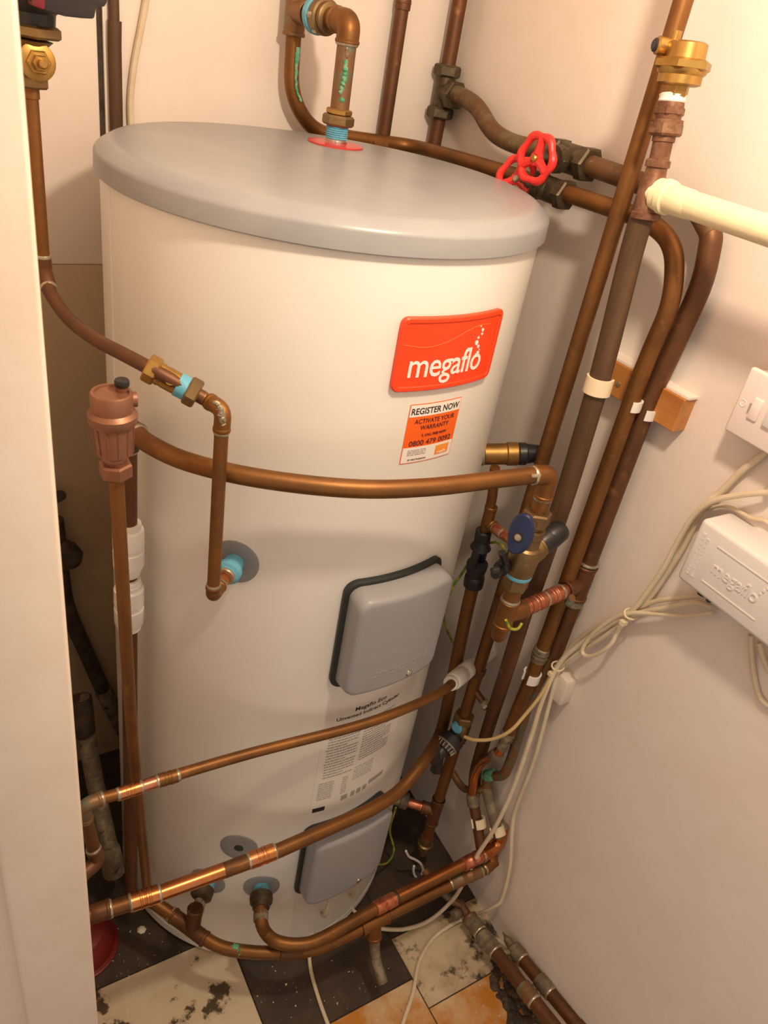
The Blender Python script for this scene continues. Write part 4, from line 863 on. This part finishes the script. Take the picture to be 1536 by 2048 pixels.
pipe(lw2, [V((X4, yd4, 0.74)), W(1060, 1395, x=X4), W(1022, 1520, x=XL3), W(1008, 1552, x=XL3), W(975, 1552, x=XL3), W(972, 1580, x=XL3)], 0.0095, 'verd', R=0.018)
lathe2(lw2, 'reducer', 'grime', V((X4, yd4, zt2-0.032)), V((X4, yd4, zt2-0.075)), [(0, 0.0158), (0.3, 0.0158), (0.4, 0.0125), (0.9, 0.0125), (1, 0.010)])
lathe2(lw2, 'green_socket', 'crust', W(990, 1548, x=XL3), W(973, 1552, x=XL3), [(0, 0.010), (0.1, 0.0122), (0.9, 0.0122), (1, 0.010)])
pipe(lw2, [W(972, 1575, x=XL3), W(985, 1625, x=XL3), W(998, 1672, x=XL3), r6+V((0.0, 0.012, 0.03))], 0.0108, 'grime', R=0.02, name='lower_pipe')
pipe(lw2, [W(905, 1545, x=0.33), W(925, 1578, x=0.33), W(950, 1582, x=0.33), W(975, 1575, x=0.345)], 0.0075, 'verd', R=0.03, name='green_link')
strap_clip('beige clip on the left of the two low corner pipes', W(957, 1645, x=XL2), W(968, 1730, x=XL2)-W(955, 1650, x=XL2), 0.0108, (1, 0.2, 0), w=0.009)
strap_clip('beige clip on the right of the two low corner pipes', W(995, 1662, x=XL3-0.002), W(998, 1672, x=XL3)-W(985, 1625, x=XL3), 0.0110, (1, 0.2, 0), w=0.009)
sd_ = thing('side_spur', 'small capped brass spur between the low corner risers', 'pipe', W(970, 1405, x=0.30))
pipe(sd_, [V((X1, Y1, W(955, 1385, x=X1).z)), W(972, 1412, x=X1+0.012)], 0.0065, 'cu_dk')
lathe2(sd_, 'cap_nut', 'solder', W(966, 1402, x=X1+0.012), W(976, 1416, x=X1+0.012), [(0, 0.008), (0.2, 0.0105), (0.8, 0.0105), (1, 0.007)], 6)

# ------------------------------------------------------------------ pipes along the floor at the right wall
def floor_pipe(label, path, r, caps):
    t = thing('floor_pipe', label, 'pipe', V((path[0].x, path[0].y, 0)), None)
    pipe(t, path, r, 'cu_dk'); d = (path[-1]-path[0]).normalized()
    for s0_, s1_, m in caps:
        lathe2(t, 'joint_sleeve', m, path[0]+d*s0_, path[0]+d*s1_, [(0, r*1.02), (0.04, r*1.16), (0.3, r*1.16), (0.32, r*1.24), (0.38, r*1.24), (0.4, r*1.16), (0.6, r*1.16), (0.62, r*1.24), (0.68, r*1.24), (0.7, r*1.16), (0.96, r*1.16), (1, r*1.02)])
        ring(t, path[0]+d*s1_, d, r*1.12, 'solder')
    return t
fa = W(940, 1838, x=0.318); fb = W(1062, 2000, x=0.318); 
fpA = [W(940, 1838, x=0.310), W(1104, 2048, x=0.310)]; fpA[1] = fpA[0]+(fpA[1]-fpA[0])*1.8
fpB = [W(1026, 1896, x=0.349), W(1152, 2048, x=0.349)]; fpB[1] = fpB[0]+(fpB[1]-fpB[0])*1.8
A_ = floor_pipe('inner floor pipe with grey jointed sleeves beside the stained tile', fpA, 0.0135, ((0.0, 0.035, 'grime'), (0.040, 0.085, 'grime'), (0.165, 0.20, 'verd')))
B_ = floor_pipe('floor pipe with capped end lying tight against the right wall', fpB, 0.0128, ((0.0, 0.03, 'grime'), (0.075, 0.11, 'grime'), (0.18, 0.21, 'cu_dk')))
MB().lathe(fpA[0], (0.0, 1, 0), [(-0.002, 0.0165), (0.003, 0.0175), (0.005, 0.0165), (0.006, 0.009), (0.04, 0.009)], 20).build('end_ring', 'rust', A_)
pipe(A_, [fpA[0]+V((0, 0.03, 0)), fpA[0]+V((-0.018, 0.06, 0.0)), fpA[0]+V((-0.03, 0.13, 0.0))], 0.0085, 'verd', R=0.02, name='tail_pipe')
MB().lathe(fpA[0]+V((-0.012, 0.02, 0.0)), (-1, 0, 0.1), [(0, 0.008), (0.01, 0.011), (0.018, 0.010)], 14).build('drain_cock', 'grime', A_)
MB().lathe(fpB[0], (-0.05, 1, 0.1), [(0, 0.0125), (0.004, 0.0125), (0.006, 0.009), (0.02, 0.008), (0.024, 0.004), (0.034, 0.001)], 16).build('capped_end', 'grime', B_)
MB().lathe(fpB[0]+V((0, -0.005, 0)), (-1, 0.2, 0), [(0.005, 0.007), (0.026, 0.007), (0.027, 0.005)], 14).build('drain_nipple', 'grime', B_)

# ------------------------------------------------------------------ old pipes, bowl and post in the dark left corner
ol_ = thing('old_waste_pipe', 'black crusted diagonal pipe in the dark left corner', 'pipe', W(245, 1465, y=0.31))
pipe(ol_, [W(110, 1040, y=0.30), W(122, 1150, y=0.30), W(132, 1215, y=0.30), W(170, 1300, y=0.305), W(215, 1400, y=0.31), W(252, 1470, y=0.315)], 0.0155, 'oldpipe', R=0.04)
MB().lathe(W(112, 1090, y=0.29), W(150, 1125, y=0.28)-W(112, 1090, y=0.29), [(0, 0.018), (0.02, 0.026), (0.045, 0.024), (0.055, 0.012)], 18).build('knuckle', 'oldpipe', ol_)
lathe2(ol_, 'grey_sleeve', 'grime', W(205, 1378, y=0.308), W(243, 1455, y=0.313), [(0, 0.0155), (0.05, 0.0185), (0.4, 0.0185), (0.45, 0.0165), (0.9, 0.0165), (1, 0.0145)])
MB().lathe(W(112, 995, y=0.33), W(124, 990, y=0.30)-W(112, 995, y=0.33), [(0, 0.010), (0.03, 0.010), (0.032, 0.006)], 12).build('top_lug', 'oldpipe', ol_)
ps = thing('grimy_pipe', 'grimy grey pipe with broken flared end hanging behind the left elbow', 'pipe', W(228, 1745, y=0.0))
g0 = W(160, 1395, y=0.12); g1 = W(185, 1540, y=0.075); g2 = W(228, 1742, y=-0.035)
pipe(ps, [g0, g1, W(220, 1705, y=-0.02)], 0.0165, 'grime', R=0.05)
lathe2(ps, 'flared_end', 'grime', W(216, 1690, y=-0.015), W(230, 1752, y=-0.04), [(0, 0.0165), (0.15, 0.0205), (0.5, 0.0215), (0.9, 0.0205), (0.95, 0.014), (1, 0.010)])
lathe2(ps, 'dark_sleeve', 'oldpipe', g0, W(170, 1470, y=0.098), [(0, 0.016), (0.02, 0.021), (0.9, 0.020), (1, 0.017)])
BX, BY = W(205, 1858, z=0.03).x-0.042, W(205, 1858, z=0.03).y
bw = thing('red_bowl', 'rounded dark red plastic bowl upturned on the floor behind the door frame', 'bowl', (BX, BY, 0))
MB().lathe((BX, BY, 0.0), (0, 0, 1), [(0, 0.066), (0.004, 0.068), (0.008, 0.066), (0.010, 0.063), (0.040, 0.056), (0.055, 0.045), (0.060, 0.030), (0.061, 0.001)], 40).build('shell', 'bowl', bw)
MB().tube([V((BX, BY, 0.004))+V((math.cos(i*PI/18), math.sin(i*PI/18), 0))*0.067 for i in range(36)], 0.003, 8, closed=True).build('rim', 'bowl', bw)
gp = MB().lathe((BX+0.006, BY+0.092, 0.0), (0.02, -0.01, 1), [(0, 0.024), (0.003, 0.026), (0.15, 0.026), (0.16, 0.020), (0.175, 0.011), (0.195, 0.011), (0.196, 0.001)], 24).build('green_bottle', 'green')
tag(gp, 'dark green plastic bottle standing behind the red bowl', 'bottle')

# ------------------------------------------------------------------ electrical fittings on the right wall
sw = thing('fused_spur', 'white fused spur switch plate on right wall above the control box', 'switch', (XW(-0.5), -0.50, 1.19))
xs = 0.333; ys0 = W(1502, 733, x=xs).y; zs1 = W(1502, 733, x=xs).z; zs0 = W(1448, 860, x=xs).z; hs_ = zs1-zs0
MB().box((xs+0.009, ys0-0.140, zs0+0.004), (0.372, ys0-0.003, zs1-0.004)).build('back_box', 'cable', sw, bevel=0.003)
plt = MB().box((xs, ys0-0.146, zs0), (xs+0.0095, ys0, zs1)).build('front_plate', 'pinkplate', sw, bevel=0.003, segs=3)
def sp(px, py): return W(px, py, x=xs)
q1_ = sp(1486, 806); MB().lathe((xs+0.0002, q1_.y, q1_.z), (-1, 0, 0), [(0, 0.0048), (0.0006, 0.0046), (0.0008, 0.004), (0.0003, 0.0035)], 20).build('blank_screw', 'pinkplate', sw)
q2_ = sp(1512, 796); q3_ = sp(1512, 842)
MB().box((xs-0.0028, sp(1531, 803).y, sp(1512, 845).z), (xs+0.001, sp(1500, 820).y, sp(1512, 794).z)).build('fuse_holder', 'pinkplate', sw, bevel=0.002)
MB().box((xs-0.0034, sp(1500, 820).y-0.0005, sp(1499, 820).z), (xs+0.001, sp(1500, 820).y+0.0015, sp(1505, 806).z)).build('fuse_slot', 'greyink', sw)
MB().box((xs-0.004, sp(1524, 850).y-0.024, sp(1524, 850).z), (xs+0.001, sp(1524, 850).y, sp(1524, 850).z+0.034)).build('rocker', 'boxwhite', sw, bevel=0.002)

cbx = thing('control_box', 'grey-white moulded control box with raised lettering at the right edge', 'control box', (XW(-0.58), -0.58, 0.985))
xb = 0.308; yb0 = W(1405, 1035, x=xb).y
bxm = MB(); zlo, zhi = W(1352, 1155, x=xb).z, W(1405, 1035, x=xb).z
ol2 = [(XR-0.002, 0.004), (0.345, 0.006), (0.330, 0.000), (xb, -0.006)]
bxm.box((xb, yb0-0.19, zlo), (0.366, yb0, zhi)).build('case', 'boxwhite', cbx, bevel=0.006, segs=3)
fbx = lambda x, y, w: V((xb-w, yb0-x, zlo+y))
MB().box((xb-0.0008, yb0-0.115, zlo+0.020), (xb+0.001, yb0-0.034, zlo+0.0215)).build('lower_rule', 'boxwhite', cbx); MB().box((xb-0.0008, yb0-0.115, zlo+0.072), (xb+0.001, yb0-0.034, zlo+0.0735)).build('upper_rule', 'boxwhite', cbx)
text_on(lambda x, y, w: fbx(x+0.073, y+0.039, w-0.0003), 'megaflo', 0.066, cbx, 'boxwhite', depth=0.0015, hscale=1.1)
for a, b, r in ((0.106, 0.054, 0.0018), (0.108, 0.060, 0.0026), (0.111, 0.065, 0.0018), (0.112, 0.070, 0.0014)):
    MB().lathe(fbx(a, b, -0.0003), (-1, 0, 0), [(0, r), (0.0012, r*0.8)], 12).build('raised_bubble', 'boxwhite', cbx)
bars_on(lambda x, y, w: fbx(0.0125-y, x+0.016, w-0.0002), [(0, 0.062, 0, 0.0045), (0, 0.058, -0.007, 0.0045)], cbx, 'boxwhite', 'raised_side_print', 0.0010)
MB().lathe((xb+0.004, yb0-0.052, zlo-0.0004), (0, 0, 1), [(0, 0.004), (0.001, 0.004)], 14).build('vent_hole', 'gasket', cbx)
MB().lathe((xb+0.024, yb0-0.030, zlo-0.012), (0, 0, 1), [(0, 0.006), (0.002, 0.0075), (0.014, 0.008)], 14).build('cable_gland', 'black', cbx)

# ------------------------------------------------------------------ cables
def cable(label, pts, r=0.0034, m='cable', name='cable', group=None):
    return tag(MB().tube(smooth(pts, 8), r, 10).build(name, m), label, 'cable', group)
w_ = lambda px, py, x=0.368: W(px, py, x=x-0.016)
cable('thick cream cable from the switch plate down to the upper cable tie', [w_(1552, 880, 0.372), w_(1528, 906, 0.372), w_(1480, 945, 0.372), w_(1440, 985, 0.371), w_(1412, 1010, 0.366), w_(1370, 1065), w_(1340, 1120), w_(1300, 1185), w_(1262, 1228)], 0.0045)
c_top = cable('cream cable entering at the right edge and ending coiled at the cylinder foot', [V((0.315, -1.55, 1.02)), V((0.339, -0.95, 1.045)), w_(1600, 985, 0.366), w_(1536, 985, 0.364), w_(1475, 991, 0.360), w_(1425, 1003, 0.358), w_(1385, 1035, 0.358), w_(1352, 1090, 0.360), w_(1325, 1140, 0.361), w_(1290, 1190, 0.361), w_(1262, 1222, 0.360), w_(1215, 1252, 0.360), w_(1160, 1288, 0.356), w_(1118, 1328, 0.350), w_(1085, 1400, 0.340), w_(1060, 1480, 0.335), w_(1025, 1580, 0.33), w_(990, 1655, 0.32), w_(955, 1710, 0.31), w_(930, 1760, 0.30), W(905, 1800, z=0.05), W(860, 1840, z=0.012), W(810, 1858, z=0.008), W(760, 1857, z=0.008), W(735, 1850, z=0.01)], 0.0040)
cable('cream cable running beside it down the right wall to the floor pipe', [w_(1425, 1215, 0.362), w_(1390, 1205, 0.362), w_(1330, 1216, 0.362), w_(1262, 1232, 0.366), w_(1205, 1275, 0.366), w_(1150, 1310, 0.362), w_(1118, 1338, 0.360), w_(1098, 1410, 0.360), w_(1068, 1520, 0.362), w_(1032, 1615, 0.365), w_(1024, 1660, 0.366), w_(1020, 1730, 0.366), w_(1005, 1795, 0.366), w_(990, 1812, 0.360), W(955, 1828, z=0.03), W(935, 1832, z=0.02)], 0.0038)
cable('short looped cream cable hanging back from the upper cable tie', [w_(1428, 1224, 0.366), w_(1370, 1232, 0.364), w_(1310, 1228, 0.362), w_(1262, 1226, 0.358), w_(1225, 1238, 0.356), w_(1185, 1268, 0.354), w_(1165, 1298, 0.352), w_(1172, 1312, 0.352), w_(1195, 1308, 0.354), w_(1222, 1288, 0.358), w_(1240, 1255, 0.364), w_(1262, 1236, 0.370)], 0.0033)
cable('paint-splashed cream cable from the control box to the upper tie', [w_(1408, 1190, 0.366), w_(1365, 1195, 0.368), w_(1310, 1203, 0.370), w_(1262, 1224, 0.371), w_(1200, 1250, 0.372), w_(1150, 1285, 0.372), w_(1112, 1330, 0.366)], 0.0036)
cable('thin cream wire looping behind the top of the control box', [w_(1405, 1022, 0.373), w_(1450, 1012, 0.374), w_(1500, 1035, 0.374), w_(1560, 1070, 0.374), V((0.350, -0.72, 1.05)), V((0.343, -0.9, 1.03)), V((0.319, -1.5, 1.0))], 0.0026)
cable('cream cable curving behind the left side of the control box', [w_(1425, 1008, 0.374), w_(1400, 1030, 0.373), w_(1372, 1085, 0.372), w_(1345, 1130, 0.371), w_(1300, 1195, 0.371), w_(1264, 1230, 0.370)], 0.0036)
cable('yellowed thin wire sweeping from the lower tie to the low riser valve', [w_(1112, 1332, 0.352), w_(1085, 1385, 0.335), w_(1050, 1430, 0.315), w_(1020, 1462, 0.295), w_(985, 1478, 0.28), w_(950, 1480, 0.265), w_(930, 1474, 0.262)], 0.0031, 'cable_y')
cable('cream cable hanging below the control box, left one', [w_(1502, 1270, 0.36), w_(1503, 1300, 0.366), w_(1508, 1350, 0.370), w_(1524, 1400, 0.370), w_(1570, 1425, 0.370), w_(1640, 1430, 0.366), V((0.339, -0.95, 0.84)), V((0.315, -1.55, 0.92))], 0.0036)
cable('cream cable hanging below the control box, right one', [w_(1518, 1285, 0.36), w_(1528, 1320, 0.366), w_(1548, 1350, 0.370), w_(1620, 1370, 0.366), V((0.339, -0.95, 0.90)), V((0.315, -1.55, 0.95))], 0.0036)
cable('white cable from the lower cover dropping to the floor and out front', [cyl(-88.5, 0.20, 0, 0, 0.022), cyl(-90, 0.15, 0, 0, 0.028), W(640, 1830, z=0.08), W(622, 1880, z=0.03), W(620, 1930, z=0.006), W(635, 1990, z=0.005), W(660, 2060, z=0.005), W(675, 2100, z=0.005)], 0.0036, 'cable')
cable('short white cable from the lower cover to the cylinder foot', [cyl(-76, 0.20, 0, 0, 0.02), cyl(-76.5, 0.14, 0, 0, 0.02), W(700, 1790, z=0.06), W(704, 1815, z=0.03), W(716, 1830, z=0.01)], 0.0033)
cable('cream cable lying over the stained tile towards the viewer', [W(930, 1836, z=0.012), W(905, 1848, z=0.008), W(865, 1878, z=0.005), W(838, 1925, z=0.005), W(826, 1985, z=0.005), W(805, 2050, z=0.005), W(790, 2110, z=0.005)], 0.0038)
cable('green and yellow earth wire from the tundish down behind the cylinder', [W(1010, 1105, y=-0.30), W(1002, 1088, y=-0.27), W(985, 1085, y=-0.21), W(960, 1095, y=-0.18), W(925, 1145, y=-0.17), W(905, 1175, y=-0.16), W(890, 1215, y=-0.15), W(890, 1250, y=-0.14), W(905, 1285, y=-0.12)], 0.0024, 'earth')
cable('yellow green wire looped under the cross pipe tee', [W(1012, 1240, y=YC-0.012), W(1020, 1256, y=YC-0.014), W(1035, 1258, y=YC-0.014), W(1044, 1246, y=YC-0.012)], 0.0022, 'earth')
cable('dim green wire curling beside the lower cover near the floor', [cyl(-52, 0.27, 0, 0, 0.01), W(780, 1660, y=-0.19), W(788, 1700, y=-0.20), W(775, 1725, y=-0.21), W(752, 1730, y=-0.23)], 0.002, 'earth')
def tie_(label, p, ax, r=0.012):
    p = V(p); u, w = perp(V(ax))
    mb = MB().tube([p+u*r*math.cos(i*PI/10)*0.75+w*r*math.sin(i*PI/10) for i in range(20)], 0.0016, 6, closed=True)
    mb.box(p+V((-0.016, -0.005, -0.016)), p+V((-0.006, 0.003, -0.009)))
    tag(mb.build('cable_tie', 'clip'), label, 'cable tie')
tie_('cream cable tie bunching the cables left of the control box', w_(1262, 1228, 0.364), w_(1290, 1190)-w_(1240, 1240))
tie_('cream cable tie bunching the cables above the chipped block', w_(1116, 1332, 0.356), w_(1140, 1310)-w_(1100, 1360))

# dark bundle of old cables low behind the cylinder's right side
for i, (dx, m, lab) in enumerate(((0, 'oldpipe', 'leftmost'), (12, 'grime', 'middle'), (26, 'oldpipe', 'rightmost'))):
    cable('dark old cable low behind the cylinder and risers, %s of three' % lab, [W(868+dx, 1262-dx*0.3, y=0.05), W(892+dx*0.8, 1298, y=0.03), W(915+dx*0.5, 1335, y=0.0), W(925, 1400, y=-0.02), W(935, 1480, y=-0.05)], 0.0045, m, 'old_cable', 'old cables behind the cylinder')
# crumbs of plaster on the floor
db = MB(); rnd = random.Random(11)
for i in range(150):
    if i < 70: px, py = rnd.uniform(190, 420), rnd.uniform(1850, 1990)
    elif i < 110: px, py = rnd.uniform(480, 780), rnd.uniform(1900, 2040)
    else: px, py = rnd.uniform(930, 1050), rnd.uniform(1900, 2040)
    c = W(px, py, z=0.0); s = rnd.uniform(0.0008, 0.003)
    if c.length < 0.3 or c.x > 0.36: continue
    vs = [c+V((rnd.uniform(-1, 1)*s, rnd.uniform(-1, 1)*s, h)) for h in (0.0, 0.0, 0.0, s*0.8)]
    db.add(vs, [[0, 1, 2], [0, 1, 3], [1, 2, 3], [0, 2, 3]])
o = db.build('plaster_crumbs', 'flake', flat=True); tag(o, 'pale plaster crumbs scattered over the dark floor', 'debris', kind='stuff')
ck = MB().lathe(W(283, 1862, z=0.0), (0.1, 0.1, 1), [(0, 0.007), (0.004, 0.009), (0.008, 0.005), (0.009, 0.001)], 7).build('plaster_chip', 'flake', flat=True); tag(ck, 'white plaster chip on the dark floor by the red bowl', 'debris')

# damp dirt piled under the floor pipes
dm = MB(); rnd = random.Random(5)
for i in range(260):
    px = rnd.uniform(985, 1085); py = rnd.uniform(1880, 2048)
    if abs((px-1000)-(py-1905)*0.42) > 42: continue
    c = W(px, py, z=0.0); r = rnd.uniform(0.004, 0.011)
    if c.x > 0.345: continue
    dm.lathe(c, (rnd.uniform(-.2, .2), rnd.uniform(-.2, .2), 1), [(0, r), (r*0.35, r*0.8), (r*0.55, r*0.3), (r*0.56, 0.0005)], 7, rnd.uniform(0, 6))
o = dm.build('dirt', 'dirt', angle=60); tag(o, 'dark damp dirt and rubble heaped beside the floor pipes', 'dirt', kind='stuff')
